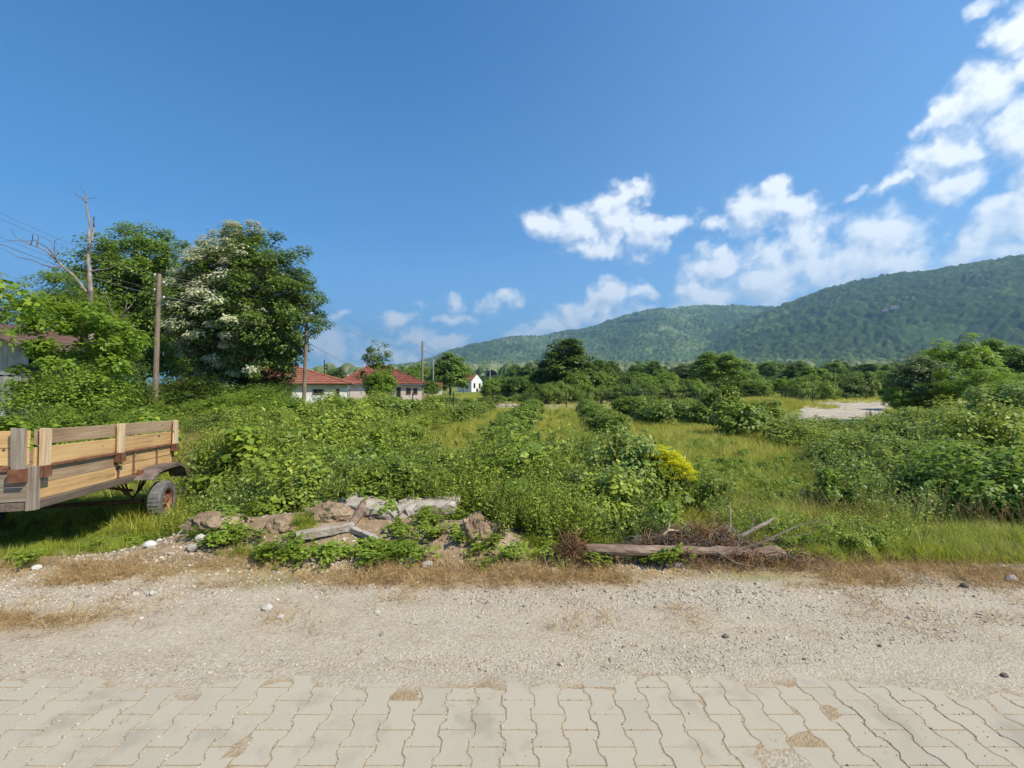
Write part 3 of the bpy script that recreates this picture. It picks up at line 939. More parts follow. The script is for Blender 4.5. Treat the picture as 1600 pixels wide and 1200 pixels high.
def tree_meshes(seed, H, rx, z0, ncl, per, cr, L, W, trunk_r, leaf, bark='bark', ry=None, lean=(0, 0), limbs=14, flat=0.65, shape=1.0, blossom=None, taper=0.0):
    """returns (trunk mesh, crown mesh[, blossom mesh]); crown spans z0..H"""
    g = np.random.default_rng(seed)
    ry = ry or rx
    zc = (z0 + H) / 2; rz = (H - z0) / 2
    c = (lean[0], lean[1], zc)
    cc = clump_centres(g, ncl, (rx, ry, rz), c, seed)
    # pear shape: narrower on top
    k = np.clip((cc[:, 2] - zc) / rz, -1, 1)
    cc[:, :2] = np.array(c[:2]) + (cc[:, :2] - np.array(c[:2])) * (1 - 0.28 * shape * np.clip(k, 0, 1) ** 1.5)[:, None]
    cc[:, :2] = np.array(c[:2]) + (cc[:, :2] - np.array(c[:2])) * (1 - taper * np.clip(-k, 0, 1))[:, None]
    t = QM()
    top = np.array([lean[0] * 0.9, lean[1] * 0.9, z0 + (H - z0) * 0.75])
    zz = np.linspace(-0.3, 1, 9)
    trunk = np.stack([top[0] * np.clip(zz, 0, 1) ** 1.5, top[1] * np.clip(zz, 0, 1) ** 1.5, np.where(zz < 0, zz, zz * top[2])], 1)
    trunk[1:, :2] += g.normal(size=(8, 2)) * trunk_r * 0.5
    t.tube(trunk, np.interp(zz, [-0.3, 0, 0.1, 1], [1.5, 1.35, 1.0, 0.18]) * trunk_r, 8)
    ends = []
    pick = g.permutation(len(cc))[:limbs]
    for i in pick:
        e = cc[i]
        h = np.clip((e[2] - 0.35 * np.hypot(e[0], e[1])) / top[2], 0.18, 0.92)
        st = np.array([np.interp(h, zz, trunk[:, 0]), np.interp(h, zz, trunk[:, 1]), h * top[2]])
        p = curve(st, e, g, 0.12, 6)
        t.tube(p, np.linspace(trunk_r * 0.5 * (1.1 - h), trunk_r * 0.07, 6), 5)
        ends.append(p)
    ends_all = np.concatenate([p[2:] for p in ends])
    for i in g.permutation(len(cc))[:min(len(cc), limbs * 4)]:
        j = np.argmin(np.linalg.norm(ends_all - cc[i], axis=1))
        t.tube(curve(ends_all[j], cc[i], g, 0.15, 4), np.linspace(trunk_r * 0.10, trunk_r * 0.03, 4), 3)
    tm = t.mesh('trunk', [M[bark]])
    q_ = QM()
    foliage(q_, g, cc, per, cr, L, W, centre=(lean[0], lean[1], zc - rz * 0.3), flat=flat)
    cm = q_.mesh('crown', [M[leaf]])
    if blossom is None: return tm, cm
    sel = blossom(cc)
    b = QM()
    od = cc[sel] - np.array([lean[0], lean[1], zc - rz * 0.4]); od /= np.linalg.norm(od, axis=1, keepdims=True)
    foliage(b, g, cc[sel] + od * cr * 0.6, 110, cr * 0.75, L * 1.15, W * 0.9, centre=(lean[0], lean[1], zc - rz * 0.5), flat=0.5, sag=0.8, out=1.1)
    return tm, cm, b.mesh('blossoms', [M['blossom']])


def bush_mesh(seed, H, rx, ncl, per, cr, L, W, leaf, nst=9, ry=None, cz=0.5, wide=0.42):
    """stems fanning up from the ground under a dome of leaf clumps -> (stems, leaves)"""
    g = np.random.default_rng(seed)
    ry = ry or rx
    cc = clump_centres(g, ncl, (rx, ry, H * 0.52), (0, 0, H * cz), seed, flat=0.05)
    cc[:, 2] = np.maximum(cc[:, 2], 0.12 * H)
    t = QM()
    for i in g.permutation(len(cc))[:nst]:
        p = curve((g.normal() * 0.06, g.normal() * 0.06, -0.08), cc[i], g, 0.1, 5)
        t.tube(p, np.linspace(0.014, 0.004, 5) * (0.6 + H), 4)
    q_ = QM()
    foliage(q_, g, cc, per, cr, L, W, centre=(0, 0, 0.1))
    # a few shoots sticking out of the dome
    for i in range(max(3, ncl // 10)):
        a = g.uniform(0, 2 * np.pi); r_ = g.uniform(0.1, 0.8)
        b0 = np.array([math.cos(a) * rx * r_ * 0.8, math.sin(a) * ry * r_ * 0.8, H * (0.98 - 0.35 * r_ * r_) * 0.85])
        b1 = b0 + np.array([math.cos(a) * 0.12, math.sin(a) * 0.12, 0.22]) * g.uniform(0.6, 1.4) * H
        p = curve(b0, b1, g, 0.08, 5)
        t.tube(p, np.linspace(0.006, 0.002, 5) * (0.6 + H), 3)
        foliage(q_, g, p[1:], max(4, per // 9), cr * 0.45, L, W, centre=(0, 0, 0.1))
    return t.mesh('stems', [M['bark']]), q_.mesh('foliage', [M[leaf]])


def plant_thing(name, meshes, loc, label, cat, group=None, rotz=0.0, scale=1.0, parts=('trunk', 'crown', 'blossoms')):
    root = thing(name, label, cat, loc, (0, 0, rotz), group)
    root.scale = (scale,) * 3 if not hasattr(scale, '__len__') else scale
    for pn, me_ in zip(parts, meshes):
        link(pn, me_, root)
    return root


SRC = {}


def src(name, meshes):
    c = bpy.data.collections.new(name)                # holds the sprigs that the stuff objects below repeat
    for i, me_ in enumerate(meshes):
        c.objects.link(bpy.data.objects.new('%s_%02d' % (name, i), me_))
    SRC[name] = (c, len(meshes))


def scatter(name, pts, scl, source, seed=0, tilt=0.12, label=None, cat=None, zsq=None):
    g = np.random.default_rng(seed + 1000)
    c, k = SRC[source]
    n = len(pts)
    rot = np.stack([g.normal(size=n) * tilt, g.normal(size=n) * tilt, g.uniform(0, 2 * np.pi, n)], 1)
    sc = np.stack([scl, scl, scl * (zsq if zsq is not None else 1.0)], 1)
    me_ = bpy.data.meshes.new(name)
    me_.vertices.add(n); me_.vertices.foreach_set('co', np.asarray(pts, np.float32).ravel())
    for an, typ, arr, key in (('rot', 'FLOAT_VECTOR', rot, 'vector'), ('scl', 'FLOAT_VECTOR', sc, 'vector'), ('idx', 'INT', g.integers(0, k, n).astype(np.int32), 'value')):
        at_ = me_.attributes.new(an, typ, 'POINT')
        at_.data.foreach_set(key, np.ascontiguousarray(arr).ravel())
    o = link(name, me_)
    ng = bpy.data.node_groups.new('scatter_' + name, 'GeometryNodeTree')
    ng.interface.new_socket('Geometry', in_out='INPUT', socket_type='NodeSocketGeometry')
    ng.interface.new_socket('Geometry', in_out='OUTPUT', socket_type='NodeSocketGeometry')
    N = ng.nodes.new; L = ng.links.new
    gi, go, ci, ip = N('NodeGroupInput'), N('NodeGroupOutput'), N('GeometryNodeCollectionInfo'), N('GeometryNodeInstanceOnPoints')
    ci.inputs['Collection'].default_value = c
    ci.inputs['Separate Children'].default_value = True
    ci.inputs['Reset Children'].default_value = True
    ip.inputs['Pick Instance'].default_value = True

    def attr(nm, dt):
        a = N('GeometryNodeInputNamedAttribute'); a.data_type = dt; a.inputs['Name'].default_value = nm
        return a.outputs['Attribute']
    er = N('FunctionNodeEulerToRotation')
    L(attr('rot', 'FLOAT_VECTOR'), er.inputs[0]); L(er.outputs[0], ip.inputs['Rotation'])
    L(attr('scl', 'FLOAT_VECTOR'), ip.inputs['Scale']); L(attr('idx', 'INT'), ip.inputs['Instance Index'])
    L(gi.outputs[0], ip.inputs['Points']); L(ci.outputs[0], ip.inputs['Instance']); L(ip.outputs[0], go.inputs[0])
    o.modifiers.new('scatter', 'NODES').node_group = ng
    tag(o, label, cat, kind='stuff')
    return o


def sample(n, box, dens, seed, lift=0.0):
    """n points in box (x0,x1,y0,y1) kept with probability dens(x,y); uniform in log distance"""
    g = np.random.default_rng(seed)
    x0, x1, y0, y1 = box
    y = y0 * (y1 / y0) ** g.uniform(0, 1, n) if y0 > 0 else g.uniform(y0, y1, n)
    x = g.uniform(x0, x1, n)
    keep = g.uniform(0, 1, n) < dens(x, y)
    x, y = x[keep], y[keep]
    return np.stack([x, y, gh(x, y) + lift], 1), g


# ---- sprigs
def herb(seed, h, nst, L, W, leaf, spread=0.25, per=16, upright=1.0, lv=0.85):
    g = np.random.default_rng(seed); q_ = QM()
    for s in range(nst):
        a = g.uniform(0, 2 * np.pi); r_ = g.uniform(0, spread)
        b0 = np.array([math.cos(a) * r_ * 0.3, math.sin(a) * r_ * 0.3, -0.03])
        b1 = np.array([math.cos(a) * r_ * 1.2, math.sin(a) * r_ * 1.2, h * g.uniform(0.65, 1.1)])
        p = curve(b0, b1, g, 0.10, 6)
        q_.tube(p, np.linspace(0.006, 0.002, 6), 3, 0)
        t = np.linspace(0.12, 1.0, per)
        pos = np.stack([np.interp(t, np.linspace(0, 1, 6), p[:, k]) for k in range(3)], 1)
        ang = np.arange(per) * 2.4 + g.uniform(0, 6)
        size = (1.15 - 0.75 * t) * g.uniform(0.8, 1.2, per)
        ax = np.stack([np.cos(ang), np.sin(ang), 0.35 * upright + g.normal(size=per) * 0.25], 1)
        nr_ = np.stack([-np.cos(ang) * 0.35, -np.sin(ang) * 0.35, np.ones(per)], 1) + rnd_dir(g, per) * 0.35
        q_.leaves(pos, ax, nr_, L * size, W * size, 1, droop=0.15 * lv)
        # side sprays
        m2 = per
        t2 = g.uniform(0.3, 1, m2)
        pos2 = np.stack([np.interp(t2, np.linspace(0, 1, 6), p[:, k]) for k in range(3)], 1) + g.normal(size=(m2, 3)) * 0.035
        q_.leaves(pos2, rnd_dir(g, m2) + [0, 0, 0.4], rnd_dir(g, m2) * 0.7 + [0, 0, 0.8], L * 0.65, W * 0.65, 1)
    return q_.mesh('herb', [M['stem'], M[leaf]])


def bramble(seed, leaf='leaf_bramble', R_=0.32, h=0.28):
    g = np.random.default_rng(seed); q_ = QM()
    for s in range(6):
        a = g.uniform(0, 2 * np.pi); r_ = R_ * g.uniform(0.6, 1.2)
        t = np.linspace(0, 1, 7)
        p = np.stack([np.cos(a) * r_ * t + g.normal() * 0.03, np.sin(a) * r_ * t + g.normal() * 0.03, h * 4 * t * (1 - t * 0.85) * g.uniform(0.6, 1.1) * 0.6], 1)
        q_.tube(p, np.linspace(0.004, 0.002, 7), 3, 0)
        for k in range(1, 7):
            for j in range(2):
                b0 = p[k] + g.normal(size=3) * 0.02
                da = g.uniform(0, 2 * np.pi)
                pet = b0 + np.array([math.cos(da) * 0.05, math.sin(da) * 0.05, 0.035])
                an = da + np.array([0, 1.25, -1.25])
                ax = np.stack([np.cos(an), np.sin(an), np.full(3, 0.02)], 1)
                q_.leaves(np.repeat(pet[None], 3, 0), ax, np.tile([0, 0, 1.0], (3, 1)) + g.normal(size=(3, 3)) * 0.3, 0.062 * g.uniform(0.8, 1.3), 0.046, 1, wide=0.5, fold=0.2)
    return q_.mesh('bramble', [M['stem'], M[leaf]])


def tuft(seed, h, n, w_, mat, spread=0.05, lean=0.5, segs=3, mat2=None):
    g = np.random.default_rng(seed)
    V = []; Fc = []; MI = []; k = 0
    q_ = QM()
    for i in range(n):
        a = g.uniform(0, 2 * np.pi); r_ = g.uniform(0, spread)
        b0 = np.array([math.cos(a) * r_, math.sin(a) * r_, -0.01])
        da = a + g.normal() * 0.8
        hh = h * g.uniform(0.5, 1.15); ln = lean * g.uniform(0.3, 1.3) * hh
        t = np.linspace(0, 1, segs + 1)
        p = b0 + np.stack([np.cos(da) * ln * t ** 1.8, np.sin(da) * ln * t ** 1.8, hh * (t - 0.25 * lean * t ** 2)], 1)
        sd = np.array([-math.sin(da), math.cos(da), 0.0])
        sd = sd * math.cos(0.6) + np.array([0, 0, 0]) 
        wv = w_ * np.array([1, 0.9, 0.6, 0.12])[:segs + 1] if segs == 3 else w_ * np.linspace(1, 0.1, segs + 1)
        v = np.empty((2 * (segs + 1), 3)); v[0::2] = p - sd * wv[:, None] / 2; v[1::2] = p + sd * wv[:, None] / 2
        f = np.array([[2 * s, 2 * s + 1, 2 * s + 3, 2 * s + 2] for s in range(segs)])
        q_.add(v, f, 1 if (mat2 and g.uniform() < 0.3) else 0)
    return q_.mesh('tuft', [M[mat]] + ([M[mat2]] if mat2 else []))


def seed_grass(seed, h, n, mat='straw'):
    g = np.random.default_rng(seed); q_ = QM()
    for i in range(n):
        a = g.uniform(0, 2 * np.pi)
        b0 = np.array([math.cos(a) * 0.04, math.sin(a) * 0.04, -0.01])
        b1 = b0 + np.array([math.cos(a) * h * g.uniform(0.05, 0.35), math.sin(a) * h * g.uniform(0.05, 0.35), h * g.uniform(0.7, 1.1)])
        p = curve(b0, b1, g, 0.06, 5)
        q_.tube(p, np.linspace(0.0018, 0.001, 5), 3, 0)
        m_ = 8
        t = g.uniform(0.78, 1, m_)
        pos = p[-2] * (1 - (t[:, None] - 0.78) / 0.22) + p[-1] * ((t[:, None] - 0.78) / 0.22)
        q_.leaves(pos, rnd_dir(g, m_) * 0.4 + (p[-1] - p[-2]) / np.linalg.norm(p[-1] - p[-2]), rnd_dir(g, m_), 0.025, 0.007, 0)
    return q_.mesh('seed_grass', [M[mat]])


def twig_tangle(seed, R_, n, th, mat):
    g = np.random.default_rng(seed); q_ = QM()
    for i in range(n):
        c0 = rnd_dir(g, 1)[0] * R_ * g.uniform(0.1, 0.8); c0[2] = abs(c0[2]) * 0.6
        d = rnd_dir(g, 1)[0]; d[2] *= 0.5
        l = R_ * g.uniform(0.4, 1.1)
        p = curve(c0 - d * l / 2, c0 + d * l / 2, g, 0.35, 5)
        p[:, 2] = np.maximum(p[:, 2], -0.02)
        q_.tube(p, np.linspace(th, th * 0.35, 5) * g.uniform(0.5, 1.4), 3)
    return q_.mesh('twigs', [M[mat]])


def pebble(seed):
    g = np.random.default_rng(seed)
    import bmesh
    bm = bmesh.new(); bmesh.ops.create_icosphere(bm, subdivisions=1, radius=1)
    ax = g.uniform(0.55, 1.1, 3); ax[2] *= 0.7
    for v in bm.verts: v.co = Vector([c * a * (1 + g.normal() * 0.16) for c, a in zip(v.co, ax)])
    me_ = bpy.data.meshes.new('pebble'); bm.to_mesh(me_); bm.free(); me_.materials.append(M['gravel'])
    return me_


src('herb_sprig', [herb(i, 0.9, 4, 0.105, 0.042, 'leaf_weed', per=14) for i in range(6)])
src('broad_sprig', [herb(20 + i, 0.75, 4, 0.095, 0.062, 'leaf_weed2', 0.3, 12) for i in range(4)])
src('bush_sprig', [herb(40 + i, 0.8, 6, 0.085, 0.062, 'leaf_bush', 0.4, 14) for i in range(4)])
def shrublet(seed, leaf, H=0.75, L=0.085, W=0.05, wide=0.42):
    st_, fo = bush_mesh(seed, H, 0.42, 26, 46, 0.16, L, W, leaf, nst=8, cz=0.55, wide=wide)
    return fo


src('green_shrublet', [shrublet(500 + i, 'leaf_weed', 0.7 + 0.1 * i, 0.05 + 0.015 * i, 0.03 + 0.01 * i) for i in range(3)] + [shrublet(510, 'leaf_bramble', 0.7, 0.09, 0.07, 0.5), shrublet(511, 'leaf_mid')])
src('dark_shrublet', [shrublet(520 + i, 'leaf_bush', 0.8, 0.1, 0.075, 0.5) for i in range(3)] + [shrublet(530, 'leaf_weed2')])
src('bramble_sprig', [bramble(i) for i in range(5)])
src('grass_tuft', [tuft(i, 0.17, 26, 0.006, 'grass', 0.07, 0.6) for i in range(5)])
src('meadow_tuft', [tuft(10 + i, 0.32, 40, 0.009, 'grass_yellow', 0.16, 0.5, mat2='grass') for i in range(5)])
src('green_tuft', [tuft(20 + i, 0.32, 34, 0.008, 'grass', 0.12, 0.7, mat2='grass_yellow') for i in range(5)])
src('straw_tuft', [tuft(30 + i, 0.05, 16, 0.0035, 'straw', 0.07, 2.2) for i in range(5)])
src('straw_stalk', [seed_grass(i, 0.8, 7) for i in range(4)])
src('pebble', [pebble(i) for i in range(7)])
src('twig', [twig_tangle(i, 0.3, 16, 0.006, 'dry_brown') for i in range(3)] + [twig_tangle(9 + i, 0.3, 10, 0.006, 'bark_dark') for i in range(2)] + [twig_tangle(19, 0.34, 7, 0.007, 'bark_pale')])

# ------------------------------------------------------------------ houses
def roof_plane(mb, A, B, C, D, n, rib=0.22, lap=0.05):
    """tile courses on the plane A-B (eave, left to right) up to D-C (ridge, left to right)"""
    A, B, C, D = map(Vector, (A, B, C, D))
    nrm = (B - A).cross(D - A)
    if nrm.length < 1e-6: nrm = (B - A).cross(C - A)
    nrm.normalize()
    if nrm.z < 0: nrm = -nrm
    for i in range(n):
        t0, t1 = i / n, (i + 1) / n
        L0, R0 = A.lerp(D, t0), B.lerp(C, t0)
        L1, R1 = A.lerp(D, t1), B.lerp(C, t1)
        m_ = max(1, int((R0 - L0).length / (rib / 2)))
        vs = []
        for k in range(m_ + 1):
            u = k / m_
            rz = 0.035 if k % 2 else 0.0
            p0 = L0.lerp(R0, u) + nrm * (lap + rz); p1 = L1.lerp(R1, u) + nrm * (0.004 + rz)
            q0 = L0.lerp(R0, u) - nrm * 0.01
            vs += [q0, p0, p1]
        fs = []
        for k in range(m_):
            a = k * 3
            fs += [(a, a + 3, a + 4, a + 1), (a + 1, a + 4, a + 5, a + 2)]
        mb.add(vs, fs)


def house(label, loc, rotz, L, W, wh, rh, style='hip', over=0.5, wall='plaster', trim='fascia', ridge=None, wins=(), courses=11, chim=(), name='house', extra=None):
    root = thing(name, label, 'house', loc, (0, 0, rotz))
    w_ = MB()
    hx, hy = L / 2, W / 2
    w_.box((0, 0, wh / 2 - 0.3), (L, W, wh + 0.6))
    if style == 'gable':
        for sx in (-1, 1):
            x0, x1 = sx * hx - sx * 0.25, sx * hx
            vs = [(x0, -hy, wh), (x0, hy, wh), (x0, 0, wh + rh * 0.97), (x1, -hy, wh), (x1, hy, wh), (x1, 0, wh + rh * 0.97)]
            w_.add(vs, [(0, 1, 2), (3, 5, 4), (0, 2, 5, 3), (1, 4, 5, 2)])
    w_.build('wall', M[wall], root, smooth=False)
    ox, oy = hx + over, hy + over
    ez = wh + 0.06
    if style == 'hip':
        r0, r1 = ridge if ridge else (-hx + hy, hx - hy)
        planes = [((-ox, -oy, ez), (ox, -oy, ez), (r1, 0, wh + rh), (r0, 0, wh + rh)), ((ox, oy, ez), (-ox, oy, ez), (r0, 0, wh + rh), (r1, 0, wh + rh)),
                  ((ox, -oy, ez), (ox, oy, ez), (r1, 0, wh + rh), (r1, 0, wh + rh)), ((-ox, oy, ez), (-ox, -oy, ez), (r0, 0, wh + rh), (r0, 0, wh + rh))]
    else:
        gx_ = hx + 0.15
        rz_ = wh + rh
        planes = [((-gx_, -oy, ez - 0.2), (gx_, -oy, ez - 0.2), (gx_, 0, rz_), (-gx_, 0, rz_)), ((gx_, oy, ez - 0.2), (-gx_, oy, ez - 0.2), (-gx_, 0, rz_), (gx_, 0, rz_))]
    rm = MB()
    for p in planes:
        roof_plane(rm, *p, courses)
    roof = rm.build('roof', M['tile'], root)
    # ridge caps
    cp = MB()
    if style == 'hip':
        cp.tube([(r0, 0, wh + rh + 0.05), (r1, 0, wh + rh + 0.05)], 0.11, 6)
        for sx, rr_ in ((-1, r0), (1, r1)):
            for sy in (-1, 1):
                cp.tube([(sx * ox, sy * oy, ez + 0.06), (rr_, 0, wh + rh + 0.05)], 0.10, 6)
    else:
        cp.tube([(-gx_, 0, rz_ + 0.03), (gx_, 0, rz_ + 0.03)], 0.11, 6)
    cp.build('ridge_cap', M['tile'], roof)
    ev = MB()
    if style == 'hip':
        ev.box((0, 0, wh + 0.0), (L + 2 * over - 0.06, W + 2 * over - 0.06, 0.10))
    else:
        ev.box((0, -oy + 0.03, wh - 0.2), (2 * gx_ - 0.1, 0.05, 0.12)).build('eaves', M[trim], root)
        ev = MB().box((0, oy - 0.03, wh - 0.2), (2 * gx_ - 0.1, 0.05, 0.12))
    ev.build('eaves', M[trim], root)
    for (face, u, z, ww, hh) in wins:
        f = MB(); g_ = MB()
        t = 0.07
        if face == 'front': c = lambda a, b_, d=0.0: (u + a, -hy - 0.02 - d, z + b_)
        elif face == 'right': c = lambda a, b_, d=0.0: (hx + 0.02 + d, u + a, z + b_)
        else: c = lambda a, b_, d=0.0: (-hx - 0.02 - d, u + a, z + b_)
        sz = (lambda a, b_, d: (a, d, b_)) if face == 'front' else (lambda a, b_, d: (d, a, b_))
        f.box(c(0, hh / 2), sz(ww + t, t, 0.10)); f.box(c(0, -hh / 2), sz(ww + t * 2, t, 0.16))
        f.box(c(-ww / 2, 0), sz(t, hh - t, 0.10)); f.box(c(ww / 2, 0), sz(t, hh - t, 0.10))
        if ww > 0.5: f.box(c(0, 0), sz(0.05, hh - t, 0.06))
        wn = f.build('window', M['frame'], root)
        g_.box(c(0, 0, -0.01), sz(ww - t, hh - t, 0.04))
        g_.build('pane', M['glass'], wn)
    for (cx, cy, cz, s, h_) in chim:
        cm_ = MB(); cm_.box((cx, cy, cz), (s, s, h_)); cm_.box((cx, cy, cz + h_ / 2 + 0.05), (s + 0.14, s + 0.14, 0.1))
        cm_.build('chimney', M['plaster'], roof)
    return root


XL, XR, HY0 = -33.0, -17.85, 50.0
h1 = house('low white cottage with hipped red tile roof behind the second pole', (XR - 7.575 * math.cos(0.3) - 3.6 * math.sin(0.3), HY0 - 7.575 * math.sin(0.3) + 3.6 * math.cos(0.3), -0.95), 0.3, 15.15, 7.2, 2.5, 2.85,
           ridge=(-4.5, -0.9), wins=[('front', 1.9, 1.75, 0.34, 0.72), ('front', 4.7, 1.75, 1.0, 0.42), ('front', 6.6, 1.6, 0.34, 0.75), ('right', -2.9, 1.45, 0.5, 0.6), ('right', 1.5, 1.5, 0.8, 0.8)],
           courses=12, chim=[(-1.1, -0.6, 5.45, 0.55, 0.9)])
# water heater: tank lying on a frame above the ridge
wt = thing('solar_water_heater', 'white tank of a solar water heater standing on the cottage roof ridge', 'water heater', (-24.9, 51.6, 4.2))
t = MB(); t.tube([(-0.75, 0, 1.0), (-0.68, 0, 1.0), (0.68, 0, 1.0), (0.75, 0, 1.0)], [0.12, 0.36, 0.36, 0.12], 14); t.build('tank', M['white'], wt, smooth=True)
t = MB()
for sx in (-0.55, 0.55):
    t.tube([(sx, -0.4, -0.15), (sx, -0.05, 0.75)], 0.035, 5); t.tube([(sx, 0.45, -0.1), (sx, 0.05, 0.75)], 0.035, 5); t.tube([(sx, -0.9, -0.25), (sx, -0.4, 0.45)], 0.03, 5)
t.tube([(-0.55, -0.3, 0.25), (0.55, -0.3, 0.25)], 0.03, 5)
t.build('stand', M['dark_metal'], wt)
t = MB(); t.box((0, -0.62, 0.12), (1.35, 0.06, 0.95), Matrix.Rotation(math.radians(-42), 3, 'X')); t.build('collector_panel', M['glass'], wt)

h2 = house('low pinkish house with red roof and blue-grey eaves right of the white cottage', (-18.2, 65.5, -0.95), math.radians(12), 10.5, 8, 2.5, 2.5, wall='plaster_pink', trim='trim_blue',
           ridge=(-2.2, 0.6), wins=[('front', 0.2, 1.5, 0.7, 0.9), ('front', 2.2, 1.4, 0.5, 1.3), ('front', 3.5, 1.6, 0.55, 0.75), ('front', 4.4, 1.6, 0.5, 0.7), ('right', -2.6, 1.2, 0.7, 1.6)], courses=10,
           chim=[(-4.7, 0.4, 3.1, 0.5, 1.3)])
h3 = house('small white gabled house with red roof, farthest along the row of poles', (-13.6, 150, -1.2), math.radians(-30), 5.4, 6.2, 3.6, 2.4, 'gable', over=0.5,
           wins=[('right', -1.5, 2.3, 0.9, 1.5), ('right', 1.5, 2.2, 0.9, 1.6), ('right', 0.1, 0.7, 1.1, 1.2), ('front', 1, 1.9, 0.9, 1.1)], courses=8, trim='frame')
h4 = house('tiny pink shed with a red roof between the fourth pole and the dense tree', (-16.2, 95, -1.0), math.radians(8), 3.6, 3, 2.0, 0.8, 'gable', wall='plaster_pink', over=0.3, courses=5, name='shed')
h4['category'] = 'shed'
for i, (px_, r_, lab) in enumerate([(1398, 1500, 'white farmhouse high on the wooded slope, the right one of two neighbours'), (1383, 1480, 'little pale farmhouse on the wooded slope, the left one of two neighbours'),
                                    (1052, 1250, 'pale flat farm building in the clearing at the foot of the middle hill')]):
    a_ = math.atan2(px_ - 800, F)
    X_, Y_ = r_ * math.sin(a_), r_ * math.cos(a_)
    z_ = hill_z(px_, r_) - 2
    hh = house(lab, (X_, Y_, z_), math.radians(-30), (16, 11, 30)[i], (9, 8, 9)[i], (5, 4, 3.5)[i], 2.5, 'gable', over=0.8, courses=4, name='farmhouse', wins=[('front', -4, 4, 2, 2), ('front', 4, 4, 2, 2)])

# ------------------------------------------------------------------ barn at the far left: board gable over a plastered footing
barn = thing('barn', 'old grey board barn over a pale footing at the far left, half hidden by leaves', 'barn', (-24.5, 20, -0.4))
BW = 7.2
t = MB(); t.box((0, 2.5, 0.55), (BW, 5.0, 1.3)); t.build('footing', M['plaster'], barn)
rr = random.Random(5)
x = -BW / 2
slope = 0.50


def barn_top(x): return 3.65 + (BW / 2 - x) * slope * 0.62 if x > -0.3 else 3.65 + (BW / 2 + 0.3) * slope * 0.62 - (-0.3 - x) * 0.31


while x < BW / 2 - 0.05:
    wd = rr.uniform(0.22, 0.33)
    x1 = min(x + wd, BW / 2)
    for (za, zb_) in ((1.22, 2.35 + rr.uniform(-0.06, 0.06)), (2.40, None)):
        yo = rr.uniform(-0.025, 0.0) - (0.02 if za > 2 else 0)
        a, b_ = x + 0.006, x1 - 0.006
        t0, t1 = (zb_, zb_) if zb_ else (barn_top(a) - 0.1, barn_top(b_) - 0.1)
        vs = [(a, yo, za), (b_, yo, za), (b_, yo, t1), (a, yo, t0), (a, yo + 0.03, za), (b_, yo + 0.03, za), (b_, yo + 0.03, t1), (a, yo + 0.03, t0)]
        MB().add(vs, [(0, 1, 2, 3), (4, 7, 6, 5), (0, 4, 5, 1), (1, 5, 6, 2), (2, 6, 7, 3), (3, 7, 4, 0)]).build('plank', M['barn_wood'], barn)
    x = x1
t = MB(); t.box((0, 2.6, 2.4), (BW - 0.1, 4.9, 2.3)); t.build('side_wall', M['fascia'], barn)
t = MB()
for (x0, x1) in ((-BW / 2 - 0.6, -0.3), (-0.3, BW / 2 + 0.7)):
    z0, z1 = barn_top(x0), barn_top(x1)
    if x0 < -1: z1 = barn_top(-0.29)
    else: z0 = barn_top(-0.29)
    n_ = 8
    for k in range(n_):
        a, b_ = k / n_, (k + 1) / n_
        xa, xb = x0 + (x1 - x0) * a, x0 + (x1 - x0) * b_
        za, zb_ = z0 + (z1 - z0) * a, z0 + (z1 - z0) * b_
        l = 0.02 if k % 2 else 0
        t.add([(xa, -0.5, za + l), (xb, -0.5, zb_ + l), (xb, 5.4, zb_ + l), (xa, 5.4, za + l), (xa, -0.5, za + l + 0.06), (xb, -0.5, zb_ + l + 0.06), (xb, 5.4, zb_ + l + 0.06), (xa, 5.4, za + l + 0.06)],
              [(0, 3, 2, 1), (4, 5, 6, 7), (0, 1, 5, 4), (1, 2, 6, 5), (2, 3, 7, 6), (3, 0, 4, 7)])
t.build('roof', M['tin'], barn)

# small whitewashed block with a board on top, in the weeds below the flowering tree
b = thing('stone_block', 'small whitewashed block in the weeds with a tilted board laid on top', 'block', (-15.6, 30, -0.5))
MB().box((0, 0, 0.5), (0.62, 0.6, 1.05), jit=0.04, rnd=random.Random(2)).build('block', M['plaster'], b)
MB().box((-0.05, 0, 1.07), (1.2, 0.7, 0.04), Matrix.Rotation(0.10, 3, 'Y')).build('board', M['weath'], b)

# ------------------------------------------------------------------ utility poles and overhead wires
poles = [  # px bottom, px top, py top, Y, base radius, material, label
    (241, 249, 428, 24.7, 0.145, 'pole', 'bare wooden utility pole behind the trailer, nearest and tallest in the photo'),
    (474, 481, 460, 30.0, 0.13, 'pole', 'wooden utility pole in front of the white cottage'),
    (660, 660, 533, 63.0, 0.16, 'pole', 'wooden utility pole just right of the pinkish house'),
    (677, 677, 560, 95.0, 0.14, 'concrete_pole', 'thin pale pole by the tiny pink shed'),
    (725, 723, 564, 115.0, 0.15, 'pole', 'thin wooden pole at the left corner of the small gabled house'),
    (767, 765, 570, 140.0, 0.16, 'concrete_pole', 'pale concrete pole with a street lamp arm right of the gabled house'),
    (507, 507, 562, 75.0, 0.10, 'black', 'short dark pole rising behind the roof of the white cottage'),
    (536, 536, 577, 90.0, 0.09, 'black', 'shortest dark pole, seen above the gap between the two long roofs'),
]
ptop = []
